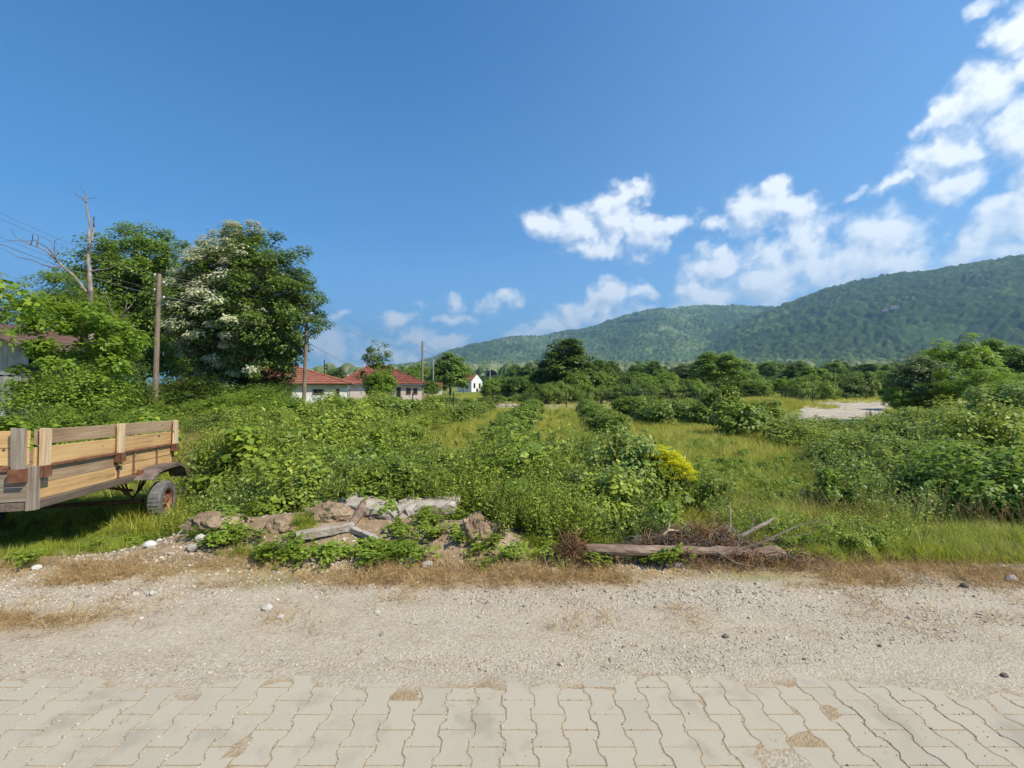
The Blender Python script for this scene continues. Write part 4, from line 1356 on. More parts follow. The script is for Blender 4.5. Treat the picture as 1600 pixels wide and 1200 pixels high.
for (pb, pt, py, Y, r, mt, lab) in poles:
    a, b_ = P(pb, 600, Y), P(pt, py, Y)
    gz0 = gz(a.x, Y)
    H = b_.z - gz0
    ln = b_.x - a.x
    root = thing('utility_pole', lab, 'pole', (a.x, Y, gz0), (0, 0, 0), 'utility poles along the village lane')
    MB().tube([(0, 0, -0.4), (ln * 0.3, 0, H * 0.3), (ln * 0.7, 0, H * 0.7), (ln, 0, H)], [r, r * 0.93, r * 0.8, r * 0.68], 10).build('post', M[mt], root)
    ptop.append(Vector((b_.x, Y, b_.z)))
    if H > 5:
        for k, dz in enumerate((-0.15, -0.55, -0.95, -1.35)):
            sx = 1 if k % 2 else -1
            x_ = ln + sx * r * 0.7
            ins = MB()
            ins.tube([(ln, 0, H + dz), (x_ + sx * 0.14, 0, H + dz), (x_ + sx * 0.14, 0, H + dz + 0.08)], 0.012, 5)
            io = ins.build('bracket', M['rust'], root)
            MB().tube([(x_ + sx * 0.14, 0, H + dz + 0.07), (x_ + sx * 0.14, 0, H + dz + 0.12), (x_ + sx * 0.14, 0, H + dz + 0.17)], [0.045, 0.05, 0.03], 8).build('insulator', M['white'], io)
    if 'lamp' in lab:
        MB().tube([(ln, 0, H - 1.9), (ln - 0.6, -0.2, H - 1.5), (ln - 1.3, -0.4, H - 1.45)], 0.035, 5).build('lamp_arm', M['dark_metal'], root)
        MB().box((ln - 1.55, -0.45, H - 1.47), (0.6, 0.25, 0.14)).build('lamp_head', M['white'], root)

off = Vector((-15.2, 9.5, 7.6))                # pole outside the frame on the left, the wires come from it
root = thing('utility_pole', 'wooden utility pole beyond the left edge that the wires come from', 'pole', (off.x, off.y, gz(off.x, off.y)), (0, 0, 0), 'utility poles along the village lane')
MB().tube([(0, 0, -0.4), (0, 0, 8.1)], [0.15, 0.10], 10).build('post', M['pole'], root)
route = [off, ptop[0], ptop[1], ptop[2], ptop[4], ptop[5]]
for k, (dz, lab) in enumerate([(0.0, 'topmost overhead wire strung from pole to pole'), (-0.4, 'second overhead wire from the top'), (-0.8, 'third overhead wire from the top'), (-1.2, 'lowest and thickest overhead cable')]):
    sx = 1 if k % 2 else -1
    wmb = MB()
    pts = []
    for a, b_ in zip(route, route[1:]):
        L_ = (b_ - a).length
        for s in range(12):
            t_ = s / 12
            p = a.lerp(b_, t_)
            pts.append((p.x + sx * 0.24, p.y, p.z + dz - 0.02 - 4 * t_ * (1 - t_) * (0.022 * L_ if L_ < 40 else 0.012 * L_)))
    pts.append((b_.x, b_.y, b_.z + dz))
    wmb.tube(pts, 0.0065 if k < 3 else 0.012, 4)
    tag(wmb.build('overhead_wire', M['wire']), lab, 'wire', 'overhead wires')
for k, (a, b_, lab) in enumerate([(ptop[1] + Vector((0, 0, -3.1)), Vector((-18.2, 62, 3.4)), 'service wire dropping from the cottage pole to the pinkish house'),
                                  (ptop[6] + Vector((0, 0, -0.3)), Vector((-19.0, 66, 3.6)), 'thin wire from the short dark pole towards the pinkish house')]):
    pts = [(lambda p, t_: (p.x, p.y, p.z - 4 * t_ * (1 - t_) * 0.5))(a.lerp(b_, s / 10), s / 10) for s in range(11)]
    wmb = MB(); wmb.tube(pts, 0.014, 4)
    tag(wmb.build('service_wire', M['wire']), lab, 'wire')

# ------------------------------------------------------------------ wire fence with dark posts behind the field
fx0, fy0, fx1, fy1, nfp = -10.0, 32.6, 27.0, 41.5, 14
fence = thing('wire_fence', 'wire fence on thin black posts along the far edge of the field', 'fence', (fx0, fy0, gz(fx0, fy0)))
base = Vector(fence.location)
ftops = []
for i in range(nfp):
    t_ = i / (nfp - 1)
    x, y = fx0 + (fx1 - fx0) * t_, fy0 + (fy1 - fy0) * t_
    z = gz(x, y)
    MB().box((x - base.x, y - base.y, z - base.z + 0.6), (0.07, 0.07, 1.5)).build('post', M['black'], fence)
    ftops.append((x - base.x, y - base.y, z - base.z))
for hgt in (0.25, 0.6, 0.95, 1.25):
    MB().tube([(a, b_ - 0.045, c + hgt) for a, b_, c in ftops], 0.006, 3, cap=False).build('wire', M['wire'], fence)

# ------------------------------------------------------------------ low rusty barrier and rubble beyond the fence
rb = thing('barrier', 'low rusty-brown metal barrier standing beyond the fence at the end of the grass lane', 'barrier', (4.2, 60, gz(4.2, 60)))
for k, z in enumerate((0.30, 0.52, 0.74)):
    MB().box((0, 0, z), (4.3 - 0.1 * k, 0.08, 0.17)).build('rail', M['rust'], rb)
for sx in (-1.9, 0, 1.9):
    MB().box((sx, 0.09, 0.4), (0.1, 0.1, 0.95)).build('post', M['rust'], rb)
pl = MB().box((4.2, 58.5, gz(4.2, 58.5) + 0.12), (4.6, 0.8, 0.22), jit=0.03).build('kerb_block', M['white'], None, (4.2, 58.5, gz(4.2, 58.5)))
tag(pl, 'long pale kerb block lying in front of the rusty barrier', 'block')

# ------------------------------------------------------------------ trailer
D_ = Vector((-0.252, 0.968, 0)); yaw = math.atan2(D_.y, D_.x)
TR = thing('trailer', 'old single-axle farm trailer with yellow and grey board sides at the left edge', 'trailer', (-4.79, 4.6, 0))
TR.rotation_euler = (Matrix.Rotation(yaw, 4, 'Z') @ Matrix.Rotation(math.radians(2.8), 4, 'Y')).to_euler()
# local frame: x from the near corner along the visible side, -y outwards (to the right), z up
OUT = -1
LEN, WID = 3.10, 1.70
rt = random.Random(11)


def tb(name, c, s, mat, rot=None, jit=0.003, parent=None):
    mb_ = MB().box(c, s, rot, jit=jit, rnd=rt)
    o = mb_.build(name, M[mat], parent or TR)
    bv = o.modifiers.new('edge', 'BEVEL'); bv.width = 0.003; bv.segments = 1
    return o


def board(x0, x1, z0, z1, mat, y=0.0, sag=0.0):
    return tb('side_board', ((x0 + x1) / 2, y, (z0 + z1) / 2), (x1 - x0 - 0.006, 0.024, z1 - z0 - 0.006), mat)


# visible long side (boards stand just inside the stakes)
xb = 1.45
board(0.03, xb, 0.982, 1.145, 'weath', 0.02); board(xb, LEN, 0.982, 1.15, 'weath', 0.022)
board(0.03, xb, 0.775, 0.964, 'pine', 0.02); board(xb, LEN, 0.775, 0.972, 'pine', 0.024)
board(0.06, xb, 0.595, 0.745, 'weath', 0.02); board(xb, LEN, 0.60, 0.745, 'pine', 0.02)
board(0.06, xb, 0.430, 0.590, 'pine', 0.02); board(xb, LEN, 0.43, 0.595, 'pine', 0.022)
tb('steel_rail', (LEN / 2, 0.0, 0.762), (LEN, 0.045, 0.026), 'rust', jit=0.0)
for x_ in (1.50, 1.87, 2.52, 3.06):
    s_ = tb('steel_upright', (x_, 0.0, 0.59), (0.035, 0.014, 0.315), 'rust', jit=0)
    for z_ in (0.46, 0.54, 0.64, 0.72):
        MB().tube([(x_, -0.006, z_), (x_, -0.016, z_)], 0.008, 6).build('bolt', M['dark_metal'], s_)
# stakes with their rusty pockets
for (x_, w_, z0, z1, mt) in ((0.085, 0.105, 0.74, 1.150, 'pale_post'), (1.46, 0.115, 0.72, 1.150, 'pale_post'), (3.03, 0.10, 0.72, 1.158, 'pale_post')):
    tb('stake', (x_, -0.038, (z0 + z1) / 2), (w_, 0.045, z1 - z0), mt, jit=0.006)
    pk = MB()
    pk.box((x_, -0.066, 0.715), (w_ + 0.02, 0.006, 0.12)); pk.box((x_ - w_ / 2 - 0.007, -0.036, 0.715), (0.006, 0.066, 0.12)); pk.box((x_ + w_ / 2 + 0.007, -0.036, 0.715), (0.006, 0.066, 0.12))
    pk.build('stake_pocket', M['rust'], TR)
tb('stake_stub', (1.47, -0.03, 0.628), (0.075, 0.03, 0.05), 'pine', Matrix.Rotation(0.12, 3, 'Y'), jit=0.006)
# frame
tb('frame_beam', (LEN / 2, 0.0, 0.385), (LEN + 0.02, 0.07, 0.085), 'dark_beam', jit=0.004)
tb('frame_beam', (LEN / 2, WID, 0.385), (LEN + 0.02, 0.07, 0.085), 'dark_beam')
tb('corner_post', (0.0, 0.0, 0.56), (0.075, 0.075, 0.44), 'grey_post', jit=0.004)
for x_ in (0.5, 1.2, 1.9, 2.6, 3.06):
    tb('cross_beam', (x_, WID / 2, 0.37), (0.06, WID - 0.08, 0.07), 'dark_beam')
for k in range(9):
    tb('floor_board', (LEN / 2, 0.115 + k * 0.183, 0.425), (LEN - 0.02, 0.176, 0.022), 'grey_wood')
# near end, seen at the left edge
def eboard(z0, z1, mat, x=-0.02):
    tb('end_board', (x, WID / 2 + 0.02, (z0 + z1) / 2), (0.024, WID - 0.02, z1 - z0 - 0.005), mat)


eboard(0.965, 1.135, 'pine_end'); eboard(0.79, 0.962, 'pine_end'); tb('steel_rail', (-0.035, WID / 2 + 0.05, 0.762), (0.04, WID - 0.05, 0.045), 'rust', jit=0)
eboard(0.575, 0.735, 'grey_end'); eboard(0.43, 0.57, 'grey_end')
tb('frame_beam', (-0.01, WID / 2 + 0.03, 0.385), (0.07, WID - 0.04, 0.08), 'dark_beam')
tb('stake', (-0.068, 0.085, 0.95), (0.045, 0.105, 0.42), 'grey_post', jit=0.006)
pk = MB(); pk.box((-0.096, 0.085, 0.695), (0.006, 0.13, 0.13)); pk.box((-0.068, 0.023, 0.695), (0.06, 0.006, 0.13)); pk.box((-0.068, 0.147, 0.695), (0.06, 0.006, 0.13)); pk.build('stake_pocket', M['rust'], TR)
tb('stake', (-0.068, 1.55, 0.95), (0.045, 0.105, 0.42), 'pale_post', jit=0.006)
# low boards on the hidden sides
for z0, z1 in ((0.43, 0.58), (0.585, 0.74)):
    tb('side_board', (LEN / 2, WID, (z0 + z1) / 2), (LEN, 0.024, z1 - z0 - 0.004), 'weath')
    tb('end_board', (LEN - 0.01, WID / 2, (z0 + z1) / 2 - 0.01), (0.024, WID - 0.08, z1 - z0 - 0.004), 'grey_wood')
# fenders, axle, wheels
for side, yy in ((-1, -0.02), (1, WID + 0.02)):
    fm = MB()
    prof_ = [(1.80, 0.36), (1.96, 0.475), (2.20, 0.50), (2.66, 0.50), (2.80, 0.44), (2.92, 0.26)]
    n_ = len(prof_)
    y0, y1 = yy, yy + side * 0.25
    for th in (0, 1):
        pass
    vs = [(x_, y0, z_) for x_, z_ in prof_] + [(x_, y1, z_) for x_, z_ in prof_] + [(x_, y0, z_ - 0.006) for x_, z_ in prof_] + [(x_, y1, z_ - 0.006) for x_, z_ in prof_]
    fs = []
    for k in range(n_ - 1):
        fs += [(k, k + 1, n_ + k + 1, n_ + k), (2 * n_ + k, 3 * n_ + k, 3 * n_ + k + 1, 2 * n_ + k + 1), (n_ + k, n_ + k + 1, 3 * n_ + k + 1, 3 * n_ + k)]
    fm.add(vs, fs)
    # lip
    fm.add([(x_, y1, z_) for x_, z_ in prof_] + [(x_, y1 + side * 0.004, z_ - 0.045) for x_, z_ in prof_], [(k, k + 1, n_ + k + 1, n_ + k) for k in range(n_ - 1)])
    fm.build('fender', M['rust_dark'], TR)
    # inner panel board beside the fender
    tb('fender_bracket', (1.90, yy + side * 0.05, 0.42), (0.05, 0.06, 0.14), 'rust')
    wc = Vector((2.27, yy + side * 0.165, -0.005))
    ty = MB()
    prof_t = [(-0.080, 0.168), (-0.088, 0.205), (-0.084, 0.257), (-0.068, 0.278), (0.0, 0.285), (0.068, 0.278), (0.084, 0.257), (0.088, 0.205), (0.080, 0.168)]
    nseg = 60
    vs = []; fs = []
    for i in range(nseg):
        a = 2 * math.pi * i / nseg
        for j, (u, r) in enumerate(prof_t):
            rr_ = r - (0.006 if (i % 2 == 0 and 2 < j < 6) else 0) - (0.003 if (i % 3 == 0 and j in (3, 5)) else 0)
            vs.append((wc.x + math.cos(a) * rr_, wc.y + u, wc.z + math.sin(a) * rr_))
    m_ = len(prof_t)
    for i in range(nseg):
        for j in range(m_ - 1):
            a = i * m_ + j; b_ = ((i + 1) % nseg) * m_ + j
            fs.append((a, a + 1, b_ + 1, b_))
    ty.add(vs, fs)
    wheel = ty.build('wheel', M['tyre'], TR)
    rm = MB()
    prof_r = [(0.072, 0.168), (0.076, 0.155), (0.060, 0.150), (0.035, 0.142), (0.022, 0.125), (0.030, 0.105), (0.045, 0.085), (0.048, 0.055), (0.040, 0.045), (0.075, 0.035), (0.078, 0.0)]
    vs = []; fs = []
    ns = 32
    for i in range(ns):
        a = 2 * math.pi * i / ns
        for j, (u, r) in enumerate(prof_r):
            du = -0.012 if (j in (5,) and i % 4 < 2) else 0
            vs.append((wc.x + math.cos(a) * r, wc.y + side * (u + du), wc.z + math.sin(a) * r))
    m_ = len(prof_r)
    for i in range(ns):
        for j in range(m_ - 1):
            a = i * m_ + j; b_ = ((i + 1) % ns) * m_ + j
            fs.append((a, b_, b_ + 1, a + 1) if side < 0 else (a, a + 1, b_ + 1, b_))
    rm.add(vs, fs)
    rm.build('rim', M['rust'], wheel, smooth=True)
    for i in range(4):
        a = math.pi / 4 + i * math.pi / 2
        cx_, cz_ = wc.x + 0.066 * math.cos(a), wc.z + 0.066 * math.sin(a)
        MB().tube([(cx_, wc.y + side * 0.045, cz_), (cx_, wc.y + side * 0.062, cz_)], 0.009, 6).build('wheel_bolt', M['dark_metal'], wheel)
t = MB(); t.tube([(2.27, 0.05, -0.005), (2.27, WID - 0.05, -0.005)], 0.03, 8)
t.build('axle', M['rust'], TR)
for y_ in (0.18, WID - 0.18):
    t = MB()
    for k in range(3):
        L_ = 0.42 - 0.1 * k
        t.tube([(2.27 - L_, y_, 0.30 - 0.0), (2.27 - L_ * 0.5, y_, 0.14 - k * 0.012), (2.27, y_, 0.06 - k * 0.014), (2.27 + L_ * 0.5, y_, 0.14 - k * 0.012), (2.27 + L_, y_, 0.30)], 0.012, 4)
    t.build('leaf_spring', M['rust'], TR)
t = MB(); t.tube([(1.55, 0.22, 0.33), (2.1, 0.28, 0.21), (2.5, 0.3, 0.12)], 0.02, 6); t.build('brace', M['rust'], TR)
t = MB(); t.tube([(0.25, 0.85, 0.34), (0.25, 0.85, -0.12)], 0.03, 8); t.box((0.25, 0.85, -0.13), (0.2, 0.2, 0.03)); t.build('prop_stand', M['rust'], TR)
t = MB(); t.tube([(0.3, 0.3, 0.34), (-1.1, 0.8, 0.30)], 0.03, 6); t.tube([(0.3, 1.4, 0.34), (-1.1, 0.88, 0.30)], 0.03, 6); t.build('drawbar', M['rust'], TR)

# ------------------------------------------------------------------ broken concrete, beams, earth lump, log
def rough_slab(name, corners, zt, th, mat, label, cat, seed, jit=0.02, sub=5):
    """slab from 4 top corners (x, y, z) with broken, uneven edges"""
    g = np.random.default_rng(seed)
    c = [Vector(p) for p in corners]
    n = sub * 2
    vs = []; idx = {}
    base = sum(c, Vector()) / 4
    for lay in (0, 1, 2):
        for i in range(n + 1):
            for j in range(sub + 1):
                u, v = i / n, j / sub
                p = c[0] * (1 - u) * (1 - v) + c[1] * u * (1 - v) + c[2] * u * v + c[3] * (1 - u) * v
                edge = i in (0, n) or j in (0, sub)
                e = 0.6 if not edge else 1.0
                p = p + Vector(g.normal(size=3)) * jit * e * (0.5 if not edge else 1)
                if edge: p = p + (base - p) * (0.05 if lay == 0 else (-0.02 if lay == 1 else 0.03))
                p.z -= lay * th / 2
                if edge and lay == 0: p.z -= th * 0.12
                idx[(lay, i, j)] = len(vs); vs.append(p)
    fs = []
    for i in range(n):
        for j in range(sub):
            fs.append((idx[0, i, j], idx[0, i + 1, j], idx[0, i + 1, j + 1], idx[0, i, j + 1]))
            fs.append((idx[2, i, j], idx[2, i, j + 1], idx[2, i + 1, j + 1], idx[2, i + 1, j]))
    for lay in (0, 1):
        for i in range(n):
            fs.append((idx[lay, i, 0], idx[lay + 1, i, 0], idx[lay + 1, i + 1, 0], idx[lay, i + 1, 0]))
            fs.append((idx[lay, i, sub], idx[lay, i + 1, sub], idx[lay + 1, i + 1, sub], idx[lay + 1, i, sub]))
        for j in range(sub):
            fs.append((idx[lay, 0, j], idx[lay, 0, j + 1], idx[lay + 1, 0, j + 1], idx[lay + 1, 0, j]))
            fs.append((idx[lay, n, j], idx[lay + 1, n, j], idx[lay + 1, n, j + 1], idx[lay, n, j + 1]))
    o = MB().add(vs, fs).build(name, mat, None, tuple(base))
    return tag(o, label, cat)


rough_slab('concrete_slab', [P(538, 786, 5.0), P(618, 801, 4.9), P(622, 776, 5.45), P(548, 766, 5.55)], 0, 0.11, M['conc'],
           'largest broken concrete slab lying on top of the earth heap', 'slab', 1)
rough_slab('concrete_slab', [P(622, 797, 4.95), P(712, 786, 5.2), P(718, 770, 5.6), P(622, 777, 5.4)], 0, 0.10, M['conc'],
           'long concrete slab reaching right into the grass behind the heap', 'slab', 2)
rough_slab('concrete_slab', [P(478, 800, 5.0), P(545, 802, 4.95), P(540, 780, 5.45), P(490, 779, 5.5)], 0, 0.09, M['conc'],
           'earth-stained concrete slab at the left end of the heap', 'slab', 3, jit=0.03)


def timber(a, b_, w_, h_, mat, label, cat, seed=0, name='beam'):
    a, b_ = Vector(a), Vector(b_)
    g = np.random.default_rng(seed)
    d = (b_ - a); L_ = d.length; d.normalize()
    s = d.cross(Vector((0, 0, 1))).normalized(); u = s.cross(d)
    n = 8; vs = []
    for i in range(n + 1):
        c = a.lerp(b_, i / n)
        k = 1 + g.normal() * 0.06
        for (sx, sz) in ((-1, -1), (1, -1), (1, 0.8), (0.8, 1), (-0.8, 1), (-1, 0.8)):
            vs.append(c + s * (sx * w_ / 2 * k + g.normal() * 0.003) + u * (sz * h_ / 2 * k + g.normal() * 0.003))
    fs = [tuple(range(6))[::-1], tuple(n * 6 + k for k in range(6))]
    for i in range(n):
        for k in range(6):
            fs.append((i * 6 + k, i * 6 + (k + 1) % 6, (i + 1) * 6 + (k + 1) % 6, (i + 1) * 6 + k))
    o = MB().add(vs, fs).build(name, mat, None, tuple(a))
    return tag(o, label, cat)


timber(P(462, 838, 4.42), P(552, 822, 4.72), 0.085, 0.075, M['conc'], 'grey broken concrete post lying on the slope with its end towards the road', 'post', 4, 'concrete_post')
timber(P(549, 826, 4.70), P(592, 844, 4.42), 0.06, 0.05, M['conc'], 'shorter pale concrete post slanting down to the right', 'post', 5, 'concrete_post')
t = MB(); t.tube([P(540, 832, 4.66), P(552, 815, 4.8), P(563, 800, 4.88), P(568, 784, 5.0)], [0.035, 0.045, 0.05, 0.03], 8)
tag(t.build('root_stump', M['log'], None, tuple(P(540, 832, 4.66))), 'brown torn root leaning between the posts and the big slab', 'root')


def lump(name, c, r, mat, label, cat, seed, sub=3, amp=0.35, kind=None):
    import bmesh
    bm = bmesh.new(); bmesh.ops.create_icosphere(bm, subdivisions=sub, radius=1)
    g = np.random.default_rng(seed)
    ph = g.uniform(0, 50, 3)
    for v in bm.verts:
        p = v.co.copy()
        n = float(fbm(np.array([p.x * 1.2 + ph[0] + p.z]), np.array([p.y * 1.2 + ph[1] - p.z * 0.7]), seed, 4)[0]) - 0.5
        n3 = float(fbm(np.array([p.x * 16 + ph[0]]), np.array([p.y * 16 + p.z * 12]), seed + 9, 2)[0]) - 0.5
        n2 = float(fbm(np.array([p.x * 5 + ph[0] + p.z * 3]), np.array([p.y * 5 + ph[1] - p.z * 2.7]), seed + 5, 3)[0]) - 0.5
        k = 1 + n * amp * 2 + n2 * amp * 0.9 + n3 * amp * 0.35
        v.co = Vector((p.x * r[0] * k, p.y * r[1] * k, p.z * r[2] * k))
    me_ = bpy.data.meshes.new(name); bm.to_mesh(me_); bm.free()
    me_.materials.append(mat)
    o = link(name, me_); o.location = c
    return tag(o, label, cat, kind=kind)


lump('earth_lump', P(744, 850, 4.62), (0.20, 0.2, 0.26), M['soil'], 'tall lump of pale dried earth at the right end of the heap', 'earth lump', 3, 5, 0.4)
lump('earth_lump', P(440, 826, 4.75), (0.16, 0.13, 0.11), M['soil'], 'dark clod of rooty earth left of the concrete post', 'earth lump', 6, 4, 0.45)
lump('earth_lump', P(340, 818, 4.75), (0.34, 0.2, 0.10), M['soil'], 'low crumbly mound of brown earth right of the trailer wheel', 'earth lump', 12, 4, 0.4)
lump('earth_lump', P(520, 806, 4.95), (0.26, 0.18, 0.13), M['soil'], 'brown earth clod under the left concrete slab', 'earth lump', 14, 4, 0.4)
lump('stone', P(642, 877, 4.15), (0.075, 0.05, 0.06), M['stone'], 'grey flat-faced stone standing in front of the brambles', 'stone', 8, 3, 0.2)
STN = [(668, 886, 0.05, 'white angular stone right of the grey standing stone'), (57, 890, 0.04, 'white stone at the verge below the trailer'), (236, 930, 0.035, 'white pebble at the left edge of the gravel'),
       (418, 952, 0.035, 'roundish white stone alone on the gravel'), (438, 966, 0.025, 'small pale stone just right of the roundish one on the gravel'), (300, 862, 0.06, 'large white stone on the soil slope left of the brambles'),
       (315, 850, 0.055, 'white stone lodged in the middle of the soil slope'), (345, 840, 0.05, 'white stone high on the soil slope'), (235, 854, 0.055, 'white stone on the soil below the trailer wheel'),
       (1570, 1057, 0.018, 'dark stone on the pavers near the right edge'), (1580, 908, 0.045, 'pale stone at the right edge of the gravel'), (1507, 917, 0.03, 'dark grey stone at the right end of the verge'),
       (1134, 996, 0.02, 'dark clod on the gravel in front of the log'), (866, 892, 0.03, 'white stone below the root ball of the log'), (1060, 886, 0.035, 'whitish stone below the right half of the log'),
       (590, 958, 0.018, 'grey pebble on the gravel in the middle'), (1375, 1010, 0.013, 'tiny dark pebble on the right side of the pavers'), (1422, 966, 0.02, 'flat grey pebble on the right side of the gravel')]
for i, (px_, py_, r_, lab) in enumerate(STN):
    Y = 1155 / (py_ - 600)
    x_ = (px_ - 800) / F * Y
    for _ in range(4):
        z_ = gz(x_, Y); Y = (1.6 - z_) * F / (py_ - 600); x_ = (px_ - 800) / F * Y
    lump('stone', (x_, Y, max(gz(x_, Y), 0 if Y < 2.7 else -9) + r_ * 0.35), (r_, r_ * 0.8, r_ * 0.7), M['bark_dark'] if 'dark' in lab else M['stone'], lab, 'stone', 30 + i, 2, 0.3)

# the fallen trunk by the verge with its dry root ball, and brushwood behind it
LOG = thing('log', 'fallen brown tree trunk lying along the verge with a torn dry root ball', 'log', tuple(P(930, 862, 4.1)))
lb = Vector(LOG.location)
g = np.random.default_rng(5)
pts = [P(915, 858, 4.12), P(960, 859.5, 4.11), P(1010, 861, 4.1), P(1070, 860, 4.1), P(1120, 862, 4.12), P(1170, 864, 4.14), P(1205, 864, 4.16), P(1226, 866, 4.18)]
vs = []; fs = []
n = 14
P_ = []
for i in range(len(pts) - 1):
    for s in range(5): P_.append(pts[i].lerp(pts[i + 1], s / 5))
P_.append(pts[-1])
for i, p in enumerate(P_):
    t_ = i / (len(P_) - 1)
    r = 0.044 + 0.012 * math.sin(t_ * 9) * 0.5 + (0.012 if t_ > 0.55 else 0) - (0.02 if t_ > 0.96 else 0)
    for k in range(n):
        a = 2 * math.pi * k / n
        rr_ = r * (1 + 0.22 * (vnoise(np.array([i * 0.45]), np.array([k * 0.8]), 4)[0] - 0.5) + 0.12 * (vnoise(np.array([i * 1.7]), np.array([k * 1.9]), 6)[0] - 0.5))
        vs.append(Vector((p.x, p.y + math.cos(a) * rr_, p.z + math.sin(a) * rr_)) - lb)
for i in range(len(P_) - 1):
    for k in range(n):
        fs.append((i * n + k, (i + 1) * n + k, (i + 1) * n + (k + 1) % n, i * n + (k + 1) % n))
fs.append(tuple(range(n))); fs.append(tuple((len(P_) - 1) * n + k for k in range(n))[::-1])
MB().add(vs, fs).build('trunk', M['log'], LOG)
q_ = QM()
for i in range(230):
    c0 = np.array(P(895, 862, 4.12)) - np.array(lb)
    d = rnd_dir(g, 1)[0]
    e = c0 + d * np.array([0.17, 0.13, 0.18]) * g.uniform(0.6, 1.3)
    e2 = e + rnd_dir(g, 1)[0] * 0.07 + np.array([0, 0, -0.03])
    p = np.stack([c0 + d * 0.03, (c0 + e) / 2 + rnd_dir(g, 1)[0] * 0.03, e, e2])
    p[:, 2] = np.maximum(p[:, 2], -0.13 + g.uniform(0, 0.02))
    q_.tube(p, np.array([0.004, 0.003, 0.002, 0.001]) * g.uniform(0.6, 1.6), 3)
link('root_ball', q_.mesh('root_ball', [M['dry_brown']]), LOG)
for (pp, rr_, lab) in [([(1150, 862, 4.1), (1185, 850, 4.1), (1215, 836, 4.15), (1250, 820, 4.2), (1280, 815, 4.25), (1303, 817, 4.3)], [0.010, 0.009, 0.008, 0.006, 0.004, 0.002], None),
                       ([(1165, 858, 4.12), (1200, 845, 4.2), (1240, 838, 4.25), (1272, 833, 4.3)], [0.006, 0.005, 0.003, 0.002], None),
                       ([(1190, 868, 4.08), (1215, 862, 4.0), (1240, 872, 3.98), (1262, 884, 3.95)], [0.006, 0.005, 0.004, 0.002], None),
                       ([(1120, 862, 4.06), (1150, 880, 3.98), (1190, 888, 3.95), (1215, 892, 3.95)], [0.007, 0.006, 0.004, 0.002], None)]:
    t = MB(); t.tube([P(*p) - lb for p in pp], rr_, 6); t.build('branch', M['bark_pale'] if rr_[0] > 0.01 else M['bark_dark'], LOG)
t = MB(); t.tube([P(1158, 838, 4.35), P(1180, 826, 4.4), P(1200, 816, 4.45), P(1210, 809, 4.5)], [0.018, 0.02, 0.017, 0.012], 8); t.tube([P(1172, 830, 4.38), P(1178, 812, 4.4), P(1172, 800, 4.42)], [0.008, 0.006, 0.004], 5)
tag(t.build('branch', M['grey_wood'], None, tuple(P(1158, 838, 4.35))), 'thick grey broken branch poking up right of the brushwood', 'branch')
t = MB(); t.tube([P(1036, 836, 4.3), P(1045, 828, 4.3), P(1062, 829, 4.32)], [0.012, 0.01, 0.006], 5); t.tube([P(1044, 829, 4.3), P(1046, 818, 4.31)], [0.007, 0.004], 5)
tag(t.build('branch', M['pale_post'], None, tuple(P(1036, 836, 4.3))), 'short pale snapped branch on the left of the brushwood', 'branch')
t = MB(); t.tube([P(1140, 842, 4.5), P(1141, 800, 4.5), P(1140, 786, 4.5)], [0.012, 0.010, 0.006], 6)
tag(t.build('branch', M['pale_post'], None, tuple(P(1140, 842, 4.5))), 'pale split stick standing upright in the brushwood', 'branch')
# bottle in the weeds
bt = thing('plastic_bottle', 'crumpled clear plastic bottle lying at the verge below the trailer', 'bottle', tuple(P(105, 884, 4.15)))
bt.rotation_euler = (0, math.radians(88), 0.6)
t = MB(); t.tube([(0, 0, -0.10), (0, 0, -0.095), (0.004, 0, -0.04), (-0.004, 0, 0.0), (0.003, 0, 0.05), (0, 0, 0.075), (0, 0, 0.10), (0, 0, 0.115)], [0.02, 0.032, 0.029, 0.033, 0.031, 0.022, 0.012, 0.012], 12)
t.build('bottle_body', M['clear'], bt, smooth=True)
t = MB(); t.tube([(0, 0, 0.115), (0, 0, 0.132)], 0.015, 10); t.build('cap', M['blue_plastic'], bt)

# ------------------------------------------------------------------ stuff: gravel, straw, weeds, grass, brushwood
def inbox(x, y, x0, x1, y0, y1, s=0.2):
    return sst(x, x0 - s, x0 + s) * sst(-x, -x1 - s, -x1 + s) * sst(y, y0 - s, y0 + s) * sst(-y, -y1 - s, -y1 + s)


pts, g = sample(78000, (-5.6, 5.6, 2.50, 4.25), lambda x, y: np.clip(3.0 * (fbm(x * 0.7, y * 3.2, 61, 4) - 0.36) + 0.2 + 0.35 * sst(y, 3.1, 3.7), 0.16, 1) * (y > paver_edge(x) - 0.0) * (np.abs(x) < y * 1.25) * (1 - 0.7 * z_straw(x, y)), 1)
s_ = 0.0034 * np.exp(g.normal(size=len(pts)) * 0.52) * (1 + 0.7 * sst(pts[:, 1], 3.0, 3.8))
pts[:, 2] += s_ * 0.1
scatter('gravel', pts, np.clip(s_, 0.0015, 0.022), 'pebble', 1, 0.6)
